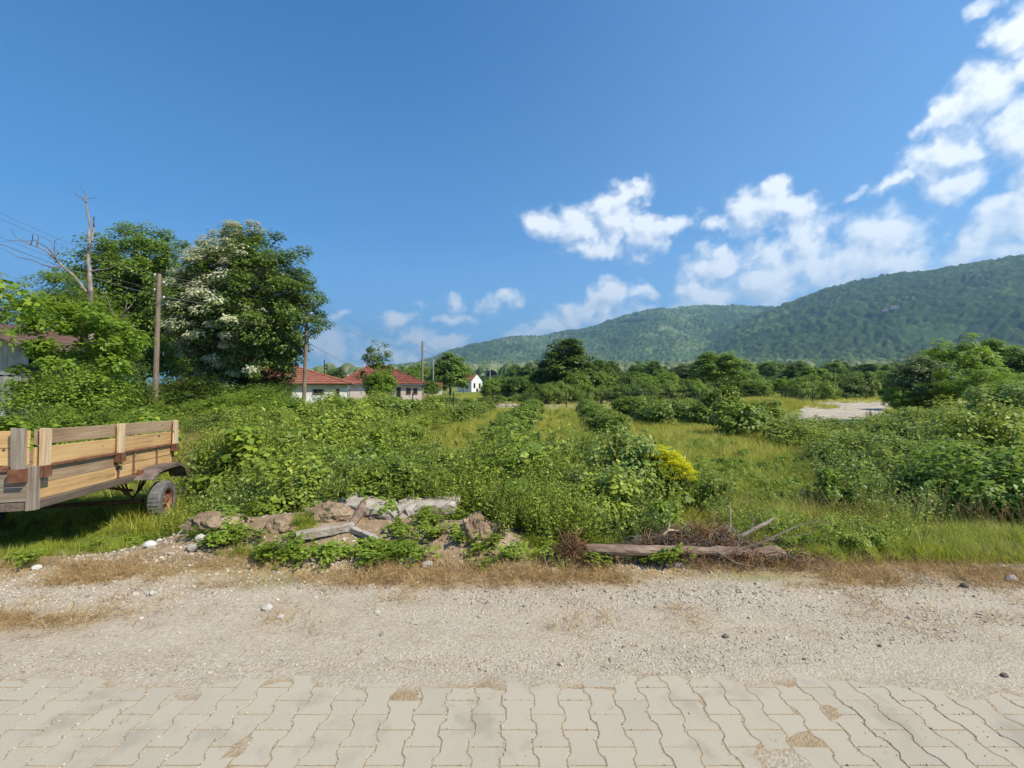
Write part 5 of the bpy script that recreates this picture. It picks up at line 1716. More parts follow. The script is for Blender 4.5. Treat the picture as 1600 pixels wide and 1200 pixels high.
# small stones swept into the joints and strewn on the pavers
g = np.random.default_rng(77)
px_ = []
for i in range(11000):
    c = g.integers(-22, 23); y = g.uniform(1.85, 2.8); x = c * 0.1425 + 0.03
    if g.uniform() < 0.75:
        off_ = ((y - 2.54) * 5) % 1.0
        w0 = 0.071 + (0.011 if (off_ < 0.25 or off_ > 0.75) != bool(c % 2) else -0.011)
        x += w0 * (1 if g.uniform() < 0.5 else -1) + g.normal() * 0.003
    else:
        x += g.uniform(-0.07, 0.07)
        if g.uniform() < 0.55: y = 2.54 + 0.1 * (c % 2) - 0.2 * round((2.54 + 0.1 * (c % 2) - y) / 0.2) + g.normal() * 0.004
    px_.append((x, y, 0.0))
px_ = np.array(px_)
keep = fbm(px_[:, 0] * 1.6, px_[:, 1] * 2.5, 6, 3) > g.uniform(0.3, 0.62, len(px_))
px_ = px_[keep]
s_ = 0.0023 * np.exp(g.normal(size=len(px_)) * 0.5)
px_[:, 2] = s_ * 0.25 - 0.001
scatter('grit', px_, np.clip(s_, 0.001, 0.007), 'pebble', 2, 0.6)
# stones on the soil of the heap
pts, g = sample(14000, (-4.2, 3.2, 4.0, 5.8), lambda x, y: z_soil(x, y) * (0.25 + sst(fbm(x * 2, y * 2, 66, 3), 0.45, 0.6)), 3)
s_ = 0.0085 * np.exp(g.normal(size=len(pts)) * 0.55)
scatter('rubble', pts, np.clip(s_, 0.003, 0.045), 'pebble', 3, 0.6)

# dry mown straw along the verge
pts, g = sample(34000, (-6.5, 6.5, 2.9, 4.6), lambda x, y: np.clip(z_straw(x, y), 0, 1) ** 1.5 * (np.abs(x) < y * 1.35), 4)
scatter('dry_straw', pts, g.uniform(0.5, 1.3, len(pts)), 'straw_tuft', 4, 0.5)
pts, g = sample(900, (-2.6, 2.9, 2.0, 3.6), lambda x, y: 0.10 + 0.3 * (y > 2.55), 5)
pts[:, 2] = np.where(pts[:, 1] < 2.6, 0.0, pts[:, 2])
scatter('straw_wisps', pts, g.uniform(0.12, 0.35, len(pts)), 'straw_tuft', 5, 0.8)


def in_heap(x, y): return z_soil(x, y)


def dens_short(x, y):
    d = sst(y, 4.02, 4.3) * np.clip(1 - 2.2 * in_heap(x, y), 0.0, 1) * (0.45 + 0.55 * sst(fbm(x * 1.5, y * 1.5, 8, 3), 0.3, 0.55))
    return d * (np.abs(x) < y * 1.3) * np.where((x < -3.9) & (y > 5.2) & (y < 7.4) & (x > -7.2), 0.3, 1.0)


pts, g = sample(30000, (-9, 9, 4.0, 8.0), dens_short, 6)
scatter('short_grass', pts, g.uniform(0.3, 0.8, len(pts)) * np.where((pts[:, 0] > 2.3), 1.1 + 1.6 * np.clip(fbm(pts[:, 0] * 1.6, pts[:, 1] * 1.6, 181, 3) - 0.3, 0, 1), 1.0), 'grass_tuft', 6, 0.2)
pts, g = sample(30000, (-9, 22, 6.0, 20), lambda x, y: (np.abs(x) < y * 1.25) * sst(x, -9, -1.0) * (0.4 + 0.6 * sst(fbm(x * .9, y * .9, 18, 3), 0.3, 0.55)) * np.where(x > 0.3 * y, 1, 0.8), 7)
scatter('field_grass', pts, g.uniform(0.5, 1.15, len(pts)), 'green_tuft', 7, 0.15)
pts, g = sample(52000, (-22, 26, 10.5, 46), lambda x, y: (np.abs(x) < y * 1.2) * (0.35 + 0.65 * sst(fbm(x * .4, y * .4, 28, 3), 0.3, 0.55)) * (1 - 0.9 * sst(y, 31, 34) * sst(x, -9, -6) * sst(-x, -13, -10)) * np.where((x > 12) & (np.abs((y - 20) - (x - 13) * 1.25) < 4.0), 0.0, 1.0), 8)
scatter('meadow_grass', pts, g.uniform(0.7, 1.4, len(pts)), 'meadow_tuft', 8, 0.12)
pts, g = sample(9000, (-40, 60, 46, 110), lambda x, y: 0.7 + 0 * x, 9)
scatter('far_grass', pts, g.uniform(1.5, 3.2, len(pts)), 'green_tuft', 9, 0.12, zsq=0.6)


# the tall leafy thicket between heap and orchard
def thicket(x, y):
    left = -4.1 - (y - 5.6) * 0.55
    right = 2.55 + (y - 6) * 0.05
    d = sst(x, left - 0.3, left + 0.4) * sst(-x, -right - 0.1, -right + 0.7) * sst(y, 5.15, 5.7) * sst(-y, -9.2, -7.8)
    d = np.maximum(d, sst(x, 0.15, 0.6) * sst(-x, -2.2, -1.6) * sst(y, 4.6, 5.0) * sst(-y, -6.0, -5.4) * 0.9)
    d = np.maximum(d, sst(x, -0.35, 0.0) * sst(-x, -1.2, -0.6) * sst(y, 4.35, 4.7) * sst(-y, -6.0, -5.4))
    return d * np.where((np.abs(x - 2.08) < 0.55) & (y > 5.0) & (y < 6.7), 0.12, 1)


def hmap(x, y):
    """height of the thicket: lower at its front, uneven"""
    n = fbm(x * 0.9 + 3, y * 0.9, 88, 3)
    return (0.40 + 0.48 * sst(y, 4.6, 6.8)) * (0.55 + 0.9 * n)


pts, g = sample(8200, (-8, 3.2, 4.3, 10.5), lambda x, y: thicket(x, y) * 0.85 * np.where(np.hypot(x + 4.9, y - 6.2) < 1.15, 0, 1), 10)
s_ = hmap(pts[:, 0], pts[:, 1]) * g.uniform(0.7, 1.3, len(pts)) * (0.8 + 0.5 * fbm(pts[:, 0] * 2.6, pts[:, 1] * 2.6, 51, 2))
kind = fbm(pts[:, 0] * 0.8, pts[:, 1] * 0.8, 99, 3) + g.normal(size=len(pts)) * 0.05
a_ = kind < 0.50; b_ = ~a_
scatter('tall_weeds', pts[a_], s_[a_], 'herb_sprig', 10, 0.14)
scatter('broadleaf_weeds', pts[b_], s_[b_], 'broad_sprig', 11, 0.14)


pts, g = sample(400, (-8, 3.2, 4.7, 10.0), lambda x, y: thicket(x, y) * 0.55 * sst(y, 4.7, 5.4) * np.where(np.hypot(x + 4.9, y - 6.3) < 1.4, 0, 1), 110)
s_ = hmap(pts[:, 0], pts[:, 1]) * g.uniform(0.85, 1.5, len(pts))
a_ = fbm(pts[:, 0] * 0.9, pts[:, 1] * 0.9, 77, 3) < 0.55
scatter('leafy_thicket', pts[a_], s_[a_], 'green_shrublet', 110, 0.1)
scatter('dark_thicket', pts[~a_], s_[~a_], 'dark_shrublet', 111, 0.1)


def mid_left(x, y):
    n = fbm(x * .5, y * .5, 101, 3)
    d = sst(-x, 1.4 - 0.0 * y, 3.2) * sst(y, 8.5, 10) * sst(-y, -33, -26) * sst(n, 0.33, 0.52)
    d = d * np.where((x > -0.27 * y) & (y > 13), 0.25, 1) * np.where((x < -0.60 * y) & (x > -0.78 * y) & (y > 9) & (y < 16), 0.15, 1)
    return d * (np.abs(x) < y * 1.2) * np.where((x < -0.98 * y) & (y > 8), 0.12, 1)


pts, g = sample(9500, (-30, 0, 8.5, 33), mid_left, 12)
s_ = g.uniform(0.45, 0.9, len(pts)) * (0.6 + 0.6 * fbm(pts[:, 0] * .6, pts[:, 1] * .6, 3, 2)) * (1 + 0.012 * pts[:, 1])
kind = fbm(pts[:, 0] * 0.5, pts[:, 1] * 0.5, 199, 3) + g.normal(size=len(pts)) * 0.05
a_ = kind < 0.5
scatter('mixed_undergrowth', pts[a_], s_[a_], 'bush_sprig', 12, 0.15)
scatter('meadow_weeds', pts[~a_], s_[~a_], 'herb_sprig', 13, 0.15)


def right_mass(x, y):
    lim = 3.7 + (y - 5) * 0.52                     # left boundary of the right-hand thicket
    n = fbm(x * .6, y * .6, 111, 3)
    d = sst(x, lim, lim + 1.0) * sst(y, 5.6, 6.6) * sst(-y, -26, -20) * sst(n, 0.25, 0.45)
    road = np.where((x > 12) & (np.abs((y - 20) - (x - 13) * 1.25) < 3.0), 0.0, 1.0)
    return d * road * (np.abs(x) < y * 1.25)


pts, g = sample(14000, (3, 30, 5.6, 27), right_mass, 14)
s_ = g.uniform(0.55, 1.05, len(pts)) * (0.6 + 0.7 * fbm(pts[:, 0] * .5, pts[:, 1] * .5, 13, 2))
kind = fbm(pts[:, 0] * 0.5, pts[:, 1] * 0.5, 299, 3) + g.normal(size=len(pts)) * 0.06
a_ = kind < 0.46; c_ = kind > 0.56; b_ = ~(a_ | c_)
scatter('leafy_undergrowth', pts[a_], s_[a_], 'bush_sprig', 14, 0.15)
scatter('green_weeds', pts[b_], s_[b_], 'herb_sprig', 15, 0.15)
scatter('pale_weeds', pts[c_], s_[c_], 'broad_sprig', 16, 0.15)


pts, g = sample(900, (3, 30, 5.8, 27), lambda x, y: right_mass(x, y) * 0.7, 114)
s_ = g.uniform(0.45, 1.0, len(pts)) * (0.55 + 0.9 * fbm(pts[:, 0] * .8, pts[:, 1] * .8, 13, 2))
a_ = fbm(pts[:, 0] * 0.6, pts[:, 1] * 0.6, 78, 3) < 0.52
scatter('right_thicket', pts[a_], s_[a_], 'green_shrublet', 114, 0.1)
scatter('right_dark_thicket', pts[~a_], s_[~a_], 'dark_shrublet', 115, 0.1)
pts, g = sample(900, (-30, 0, 8.5, 33), lambda x, y: mid_left(x, y) * 0.6, 116)
s_ = g.uniform(0.8, 1.5, len(pts)) * (1 + 0.012 * pts[:, 1])
scatter('field_thicket', pts, s_, 'green_shrublet', 116, 0.1)


def bram(x, y):
    n = sst(fbm(x * 2, y * 2, 121, 3), 0.35, 0.5)
    d = gauss(x, y, -1.75, 4.22, 0.55, 0.16) + gauss(x, y, -1.0, 4.3, 0.42, 0.18) + 0.8 * gauss(x, y, -0.3, 4.25, 0.3, 0.15) + gauss(x, y, -3.15, 5.15, 0.45, 0.3) + gauss(x, y, -1.0, 4.75, 0.35, 0.2) * 0.8
    d = d + 0.7 * gauss(x, y, 0.45, 4.1, 0.22, 0.07) + 0.5 * gauss(x, y, 1.25, 4.0, 0.35, 0.05) + 0.7 * gauss(x, y, -2.6, 4.5, 0.35, 0.12) + 0.5 * gauss(x, y, 3.4, 4.5, 0.5, 0.2)
    return np.clip(d * 1.0, 0, 1) * n * (y > 3.95)


pts, g = sample(900, (-4.2, 4.2, 3.95, 5.6), bram, 17)
scatter('brambles', pts, g.uniform(0.3, 0.62, len(pts)), 'bramble_sprig', 17, 0.2)
pts, g = sample(700, (-6.5, 6.5, 4.0, 6.0), lambda x, y: sst(fbm(x * 2, y * 2, 131, 3), 0.52, 0.6) * (np.abs(x) < y * 1.2) * 0.7, 18)
scatter('low_creepers', pts, g.uniform(0.25, 0.5, len(pts)), 'bramble_sprig', 18, 0.2)
# brushwood behind and under the log
pts, g = sample(1700, (0.2, 2.9, 3.95, 4.9), lambda x, y: np.clip(gauss(x, y, 1.75, 4.36, 0.55, 0.20) + gauss(x, y, 0.55, 4.15, 0.22, 0.10) * 0.6 + gauss(x, y, 2.3, 4.12, 0.35, 0.08) * 0.8, 0, 1), 19)
pts[:, 2] += g.uniform(0, 0.30, len(pts)) * gauss(pts[:, 0], pts[:, 1], 1.8, 4.38, 0.5, 0.25)
scatter('brushwood', pts, g.uniform(0.3, 0.7, len(pts)) * np.where(g.uniform(0, 1, len(pts)) < 0.06, 1.7, 1.0), 'twig', 19, 0.5)
pts, g = sample(1500, (2.4, 11, 4.4, 14), lambda x, y: (0.25 + 0.75 * sst(fbm(x * 1.2, y * 1.2, 173, 3), 0.42, 0.58)) * (x < 4.4 + (y - 5) * 0.55), 173)
scatter('upright_weeds', pts, g.uniform(0.22, 0.55, len(pts)), 'herb_sprig', 173, 0.15)
pts, g = sample(2800, (2.6, 9, 4.35, 12), lambda x, y: sst(fbm(x * 1.5, y * 1.5, 171, 3), 0.38, 0.6) * (x < 3.9 + (y - 5) * 0.52), 170)
scatter('low_weeds', pts, g.uniform(0.14, 0.38, len(pts)), 'green_shrublet', 170, 0.15)
pts, g = sample(2200, (-3, 14, 9, 32), lambda x, y: sst(fbm(x * .6, y * .6, 172, 3), 0.5, 0.66) * (np.abs(x) < y), 171)
scatter('lane_weeds', pts, g.uniform(0.25, 0.5, len(pts)), 'green_shrublet', 171, 0.15)
# pale flowering stalks
pts, g = sample(620, (-8, 9, 4.3, 11), lambda x, y: (x > -3.6) * np.where(x > 2.6, 1.6, 0.8) * sst(fbm(x * .9, y * .9, 141, 3), 0.46, 0.62) * (np.abs(x) < y * 1.2) * (1 - in_heap(x, y)), 20)
scatter('seed_grasses', pts, g.uniform(0.4, 0.85, len(pts)), 'straw_stalk', 20, 0.25)
pts, g = sample(2200, (-12, -4, 8.8, 15), lambda x, y: np.where((x < -0.60 * y) & (x > -0.71 * y), 1.0, 0.0), 21)
scatter('dry_grass_patch', pts, g.uniform(0.5, 0.85, len(pts)), 'straw_stalk', 21, 0.2)

# ------------------------------------------------------------------ trees
ORD = ['first', 'second', 'third', 'fourth', 'fifth', 'sixth', 'seventh', 'eighth', 'ninth', 'tenth', 'eleventh', 'twelfth', 'thirteenth', 'fourteenth', 'fifteenth', 'sixteenth', 'seventeenth', 'eighteenth', 'nineteenth', 'twentieth']
lowc = {}
def at(px, Y, dy=0.0):
    x = (px - 800) / F * Y
    return (x, Y + dy, gz(x, Y))


def hgt(px, py, Y):
    """height above ground of a point seen at py when it stands at depth Y"""
    return 1.6 - (py - 600) / F * Y - gz((px - 800) / F * Y, Y)


# big flowering tree in the middle of the left group
H = hgt(380, 350, 30)
mm = tree_meshes(101, H, 5.0, 0.2, 620, 150, 0.72, 0.20, 0.11, 0.26, 'leaf_big', limbs=26, ry=4.2, shape=0.9, taper=0.5,
                 blossom=lambda c: (c[:, 0] + (c[:, 2] - 6) * 0.1 + 0.8 * np.sin(c[:, 2] * 1.9) < 0.9) & (c[:, 1] < 2.2) & (np.sin(c[:, 0] * 5 + c[:, 2] * 7) > -0.93))
plant_thing('flowering_tree', mm, at(392, 30), 'big dark tree covered in cream blossom on its left side, between the two nearest poles', 'tree')
H = hgt(225, 358, 35)
mm = tree_meshes(102, H, 4.4, 1.0, 560, 150, 0.8, 0.24, 0.13, 0.24, 'leaf_mid', limbs=20, shape=0.5)
plant_thing('locust_tree', mm, at(222, 35), 'tall green tree behind the nearest pole, left of the blossoming tree', 'tree')
H = hgt(100, 420, 27)
mm = tree_meshes(103, H, 3.0, 0.6, 240, 150, 0.7, 0.15, 0.08, 0.16, 'leaf_mid', limbs=14)
plant_thing('tree', mm, at(95, 27), 'green tree wrapped round the foot of the bare dead tree', 'tree')
H = hgt(90, 455, 16.5)
mm = tree_meshes(104, H, 1.9, 0.3, 80, 120, 0.42, 0.17, 0.11, 0.09, 'leaf_yellow', limbs=16, shape=0.3)
plant_thing('young_tree', mm, at(128, 16.5), 'bright yellow-green leafy young tree in front of the barn', 'tree')
mm = tree_meshes(105, 4.5, 1.5, 2.5, 40, 46, 0.42, 0.17, 0.11, 0.07, 'leaf_yellow', limbs=12, shape=0.2)
plant_thing('young_tree', mm, (-10.9, 9.0, -0.4), 'large-leaved sapling whose lit branches reach in at the left edge', 'tree')

# dead tree, limb by limb
YD = 26.0
DT = thing('dead_tree', 'bare dead tree with grey forked limbs rising above the green trees on the left', 'tree', at(142, YD))
db = Vector(DT.location)
g = np.random.default_rng(9)


def limb(name, pts, r0, r1, mat='bark_pale', dy=0.0, dye=0.0):
    n = len(pts)
    pp = []
    for i, (a, b_) in enumerate(pts):
        t_ = i / (n - 1)
        pp.append(P(a, b_, YD + dy + (dye - dy) * t_ + (0.0 if i == 0 else g.normal() * 0.12)) - db)
    # resample with slight crookedness
    out = []; rad = []
    for i in range(n - 1):
        for s in range(3):
            t_ = s / 3
            q__ = pp[i].lerp(pp[i + 1], t_)
            if s: q__ = q__ + Vector(g.normal(size=3)) * (pp[i + 1] - pp[i]).length * 0.03
            out.append(q__); rad.append(r0 + (r1 - r0) * (i + t_) / (n - 1))
    out.append(pp[-1]); rad.append(r1)
    t = MB(); t.tube(out, [x_ * 0.62 for x_ in rad], 7 if r0 > 0.05 else 5)
    return t.build(name, M[mat], DT)


limb('trunk', [(143, 655), (143, 560), (143, 480), (142, 455), (140, 420), (137, 397), (140, 380), (141, 355), (136, 325), (132, 307)], 0.24, 0.05)
limb('branch', [(144, 377), (147, 355), (147, 338)], 0.08, 0.05)
limb('branch', [(136, 317), (128, 310), (117, 304), (110, 294), (105, 283)], 0.045, 0.008, 'bark_dark')
limb('branch', [(135, 311), (143, 310), (152, 307)], 0.03, 0.008, 'bark_dark')
limb('branch', [(134, 312), (133, 302), (128, 296), (122, 291)], 0.035, 0.008, 'bark_dark')
limb('branch', [(142, 424), (150, 422), (165, 421), (180, 415)], 0.07, 0.02)
limb('branch', [(142, 462), (130, 450), (115, 430), (92, 410), (72, 392), (47, 382), (25, 371), (17, 357)], 0.13, 0.01, dye=-1.5)
limb('branch', [(92, 410), (75, 388), (55, 375), (25, 376), (1, 377)], 0.06, 0.008, 'bark_dark', -0.8, -2)
limb('branch', [(95, 418), (78, 417), (60, 410), (25, 401), (0, 388)], 0.07, 0.008, 'bark_dark', -0.8, -2)
limb('branch', [(87, 403), (85, 390), (86, 376), (93, 374), (101, 370)], 0.035, 0.006, 'bark_dark', -0.9, -1)
limb('branch', [(85, 395), (80, 380), (72, 371)], 0.03, 0.006, 'bark_dark', -0.9, -1)
limb('branch', [(48, 382), (51, 374), (50, 366)], 0.045, 0.02, 'bark_dark', -1.3, -1.3)
limb('branch', [(57, 384), (60, 374), (59, 366)], 0.045, 0.02, 'bark_dark', -1.2, -1.2)
limb('branch', [(168, 520), (178, 510), (187, 497), (200, 482), (207, 475), (212, 464)], 0.10, 0.02, dy=-1, dye=-1.5)
limb('branch', [(190, 495), (202, 493), (212, 484)], 0.05, 0.012, dy=-1.2, dye=-1.5)
limb('branch', [(168, 505), (178, 490), (170, 472), (160, 450)], 0.04, 0.01, dy=-1, dye=-1.5)
limb('branch', [(197, 484), (197, 468), (199, 452)], 0.03, 0.008, dy=-1.2, dye=-1.5)

VAR = {}


def variant(key, *a, **k):
    if key not in VAR:
        VAR[key] = tree_meshes(*a, **k)
    return VAR[key]


# one tree of each kind, unit height 6 m, then copied to every spot
KINDS_ = {
    'dense': lambda: variant('dense', 201, 6, 2.1, 0.3, 200, 80, 0.52, 0.26, 0.17, 0.13, 'leaf_big', limbs=10),
    'dense2': lambda: variant('dense2', 202, 6, 2.5, 0.3, 200, 80, 0.52, 0.26, 0.17, 0.13, 'leaf_big', limbs=10, shape=0.4),
    'mid': lambda: variant('mid', 203, 6, 2.3, 0.3, 200, 80, 0.52, 0.26, 0.17, 0.12, 'leaf_mid', limbs=10),
    'mid2': lambda: variant('mid2', 204, 6, 2.8, 0.3, 200, 80, 0.52, 0.26, 0.17, 0.12, 'leaf_mid', limbs=10, shape=0.2),
    'open': lambda: variant('open', 205, 6, 2.1, 1.6, 130, 80, 0.5, 0.24, 0.15, 0.11, 'leaf_mid', limbs=16, shape=0.3),
    'airy': lambda: variant('airy', 215, 6, 2.1, 1.2, 70, 60, 0.45, 0.20, 0.12, 0.11, 'leaf_big', limbs=22, shape=0.2),
    'yellow': lambda: variant('yellow', 206, 6, 2.6, 0.6, 170, 80, 0.5, 0.22, 0.13, 0.12, 'leaf_yellow', limbs=12, shape=0.3),
    'pale': lambda: variant('pale', 207, 6, 2.1, 0.6, 170, 80, 0.5, 0.22, 0.13, 0.12, 'leaf_pale', limbs=12),
    'umbrella': lambda: variant('umbrella', 208, 6, 4.2, 1.8, 170, 110, 0.7, 0.26, 0.09, 0.14, 'leaf_yellow', limbs=14, flat=0.3, shape=0.1),
}
HALF = {'airy': 2.1, 'dense': 2.1, 'dense2': 2.5, 'mid': 2.3, 'mid2': 2.8, 'open': 2.1, 'yellow': 2.6, 'pale': 2.1, 'umbrella': 4.2}
rt = random.Random(21)


def put_tree(px_, py, wpx, Y, kind, label, group=None, name='tree', rot=None):
    H = hgt(px_, py, Y)
    sw = (wpx / F * Y / 2) / (HALF[kind] * 1.02)
    sh = H / 6.25
    sw *= 1.22; sh *= 1.05
    return plant_thing(name, KINDS_[kind](), at(px_, Y), label, 'tree', group, rotz=rt.uniform(0, 6.28) if rot is None else rot, scale=(sw, sw, sh))


NAMED = [
    (885, 533, 72, 60, 'dense', 'tallest dark round-headed tree behind the far end of the orchard rows'),
    (852, 571, 44, 63, 'dense2', 'dark bushy tree close against the left side of the tallest round-headed tree'),
    (937, 564, 38, 66, 'dense', 'small dark round tree just right of the tallest round-headed tree'),
    (1120, 546, 66, 58, 'open', 'airy round green tree standing above the tree line in the middle'),
    (1072, 566, 58, 84, 'pale', 'pale green round tree left of the airy tree'),
    (1035, 578, 44, 80, 'mid', 'mid-green tree between the pale tree and the orchard, left of the airy tree'),
    (1000, 583, 52, 76, 'mid2', 'broad low green tree in the middle of the tree line'),
    (968, 586, 40, 82, 'mid', 'low green tree right of the small dark round tree'),
    (1165, 582, 48, 76, 'mid2', 'dull green tree just right of the airy tree'),
    (1240, 569, 40, 88, 'dense', 'dark tree left of the lit tree by the dirt road'),
    (1270, 572, 46, 62, 'mid', 'sunlit green tree behind the grassy mound by the dirt road'),
    (1222, 590, 34, 66, 'yellow', 'small bright tree left of the grassy mound'),
    (1308, 576, 44, 92, 'dense', 'dark tree behind the bend of the dirt road'),
    (1345, 588, 50, 74, 'dense2', 'low dark tree over the end of the dirt road'),
    (1383, 580, 42, 70, 'mid', 'green tree right of the end of the dirt road'),
    (703, 551, 54, 100, 'mid', 'dense green tree between the tiny shed and the small gabled house'),
    (684, 566, 30, 112, 'pale', 'silvery pale tree behind the dense one by the tiny shed'),
    (590, 531, 50, 44, 'airy', 'dark airy tree sticking up over the pinkish house'),
    (594, 576, 44, 38, 'yellow', 'lighter green leafy tree in front of the dark airy one'),
    (668, 594, 34, 85, 'mid2', 'low green tree behind the fourth pole'),
    (800, 590, 60, 110, 'mid2', 'pale distant tree right of the last pole'),
    (822, 588, 46, 74, 'dense2', 'dark low tree left of the two dark trees behind the orchard'),
    (772, 600, 24, 165, 'mid', 'small tree right of the gabled house'),
    (1437, 550, 66, 23, 'pale', 'greyish-green leafy tree at the right end of the dirt road'),
    (1492, 528, 92, 32, 'yellow', 'tall yellow-green tree above the bushes on the right'),
    (1552, 530, 70, 40, 'mid', 'dark green tree behind the right edge of the tall yellow-green tree'),
    (1592, 545, 60, 36, 'dense2', 'dark tree at the right edge of the photo'),
    (1522, 572, 110, 21, 'umbrella', 'spreading feathery tree with glowing flat top on the right'),
    (1412, 603, 54, 23, 'umbrella', 'small feathery bush-like tree standing alone right of the dirt road'),
    (1585, 588, 90, 15, 'yellow', 'bright leafy young tree at the right edge in front of the feathery one'),
    (1350, 570, 46, 130, 'dense', 'far dark tree above the dirt road, behind the others'),
    (1190, 588, 40, 100, 'dense', 'dark little tree farther back between the dull green tree and the lit one'),
]
for (a, b_, c, d, e, f) in NAMED:
    put_tree(a, b_, c, d, e, f)
# the rest of the tree line
rt2 = random.Random(4)
rowlab = {'dense': 'dark', 'dense2': 'dark broad', 'mid': 'green', 'mid2': 'green broad', 'open': 'airy', 'pale': 'pale', 'yellow': 'bright'}


def where(px_):
    marks = [(560, 'behind the cottage'), (640, 'behind the pinkish house'), (720, 'left of the gabled house'), (790, 'right of the gabled house'), (860, 'behind the left rows'), (930, 'around the tallest dark tree'),
             (1010, 'behind the middle rows'), (1090, 'left of the airy tree'), (1180, 'right of the airy tree'), (1260, 'behind the grassy mound'), (1340, 'behind the road bend'), (1420, 'right of the dirt road'), (1510, 'behind the feathery tree'), (1700, 'at the right edge')]
    for m_, t_ in marks:
        if px_ < m_: return t_
    return marks[-1][1]


for i_, (k_, lf_) in enumerate([('dense', 'leaf_big'), ('dense2', 'leaf_bush'), ('mid', 'leaf_mid'), ('mid2', 'leaf_mid')]):
    VAR['low_' + k_] = bush_mesh(400 + i_, 3.5, 2.2, 150, 80, 0.55, 0.22, 0.15, lf_, wide=0.5)


def put_low(px_, py, wpx, Y, kind, label, group):
    s_ = wpx / F * Y / 2 / 2.3
    return plant_thing('tree', VAR['low_' + kind], at(px_, Y), label, 'tree', group, rotz=rt.uniform(0, 6.28), scale=(s_, s_, hgt(px_, py, Y) / 3.7))


for i in range(62):
    px_ = 772 + i * 13.2 + rt2.uniform(-6, 6)
    Y = rt2.choice([56, 62, 70, 82, 96, 120])
    top = rt2.uniform(584, 597) if 900 < px_ < 1400 else rt2.uniform(590, 600)
    k = rt2.choice(['dense', 'dense2', 'mid', 'mid2', 'dense2', 'mid2', 'dense'])
    wp = where(px_)
    depth = 'nearest row' if Y < 65 else ('middle row' if Y < 90 else 'back row')
    k_ = k[:3] + wp
    lowc[k_] = lowc.get(k_, -1) + 1
    put_low(px_, top - 4, rt2.uniform(34, 56), Y, k, '%s ' % ORD[lowc[k_]] + 'low %s tree from the left, %s, in the %s' % (rowlab[k].replace('dark broad', 'dark').replace('green broad', 'green'), wp, depth), 'low trees of the tree line')
for i in range(10):
    px_ = 455 + i * 22
    Y = rt2.choice([85, 100, 120])
    k = rt2.choice(['mid', 'mid2', 'dense2'])
    put_low(px_, rt2.uniform(588, 600), rt2.uniform(30, 46), Y, k, '%s low tree from the left among the village roofs' % ORD[i], 'low trees among the village houses')
# far-off wood closing the plain
wood = [KINDS_[k]()[1] for k in ('dense', 'dense2', 'mid', 'mid2')]
src('wood_tree', wood)
pts, g = sample(2600, (-260, 520, 125, 520), lambda x, y: (np.abs(x) < y * 1.35) * np.where(x < -0.25 * y, 0.35, 1.0) * (x > -0.45 * y) * np.where((x < 0.0) & (x > -0.17 * y) & (y < 260), 0, 1), 31)
scatter('distant_wood', pts, g.uniform(0.85, 1.5, len(pts)), 'wood_tree', 31, 0.05)

# ------------------------------------------------------------------ orchard bushes in rows
BU = [bush_mesh(300 + i, 0.95, 0.62, 34, 52, 0.22, 0.105, 0.085, 'leaf_bush', wide=0.5) for i in range(5)]


def put_bush(x, y, label, group, h=1.0, w_=1.0, v=None, meshes=None):
    v = rt2.randrange(len(BU)) if v is None else v
    return plant_thing('bush', (meshes or BU)[v], (x, y, gz(x, y)), label, 'bush', group, rotz=rt2.uniform(0, 6.28), scale=(w_, w_, h), parts=('stems', 'foliage'))


ROWS = [
    # x at Y=0, slope, list of Y, label of the row, height
    (-4.35, 0.085, [20.6, 22.6, 24.2, 26.0, 27.6, 29.2, 31.0], 'sparse row left of the grass lane', 0.95),
    (-1.20, 0.085, [12.6, 13.5, 15.6, 17.0, 18.2, 19.5, 20.8, 22.0, 23.3, 24.6, 26.0, 27.4, 28.8, 30.2, 31.6], 'dense row on the left of the grass lane', 1.0),
    (1.95, 0.095, [15.8, 17.2, 18.6, 19.8, 21.0, 22.3, 23.6, 25.0, 26.4, 28.0, 29.6, 31.2], 'row on the right side of the grass lane', 1.0),
    (4.6, 0.085, [20.2, 21.4, 22.8, 24.2, 25.8, 27.4, 29.0, 30.8], 'third orchard row right of the lane', 1.15),
    (6.2, 0.10, [19.8, 21.2, 22.6, 24.0, 25.6, 27.4, 29.2, 31.0, 33.0], 'fourth orchard row right of the lane', 1.15),
    (9.2, 0.11, [22.0, 23.6, 25.4, 27.4, 29.6, 31.8, 34.0], 'farthest right orchard row', 1.1),
    (-7.6, 0.085, [17.0, 18.5, 20.0, 21.6, 23.2, 25.0, 27.0, 29.0, 31.0], 'overgrown row left of the sparse row', 1.15),
    (-10.6, 0.085, [18, 19.6, 21.2, 23.0, 25.0, 27.0, 29.2, 31.4], 'overgrown row before the white cottage', 1.05),
    (-13.6, 0.085, [19, 21, 23.2, 25.4, 27.6, 30], 'overgrown row at the cottage pole', 1.05),
]
for (x0, sl, ys_, lab, h_) in ROWS:
    for i, y in enumerate(ys_):
        put_bush(x0 + sl * y + rt2.uniform(-0.12, 0.12), y + rt2.uniform(-0.2, 0.2), '%s bush from the near end, %s' % (ORD[i], lab), 'bushes in the orchard rows', h_ * rt2.uniform(0.82, 1.15), rt2.uniform(0.9, 1.2) * (0.9 + 0.1 * h_))
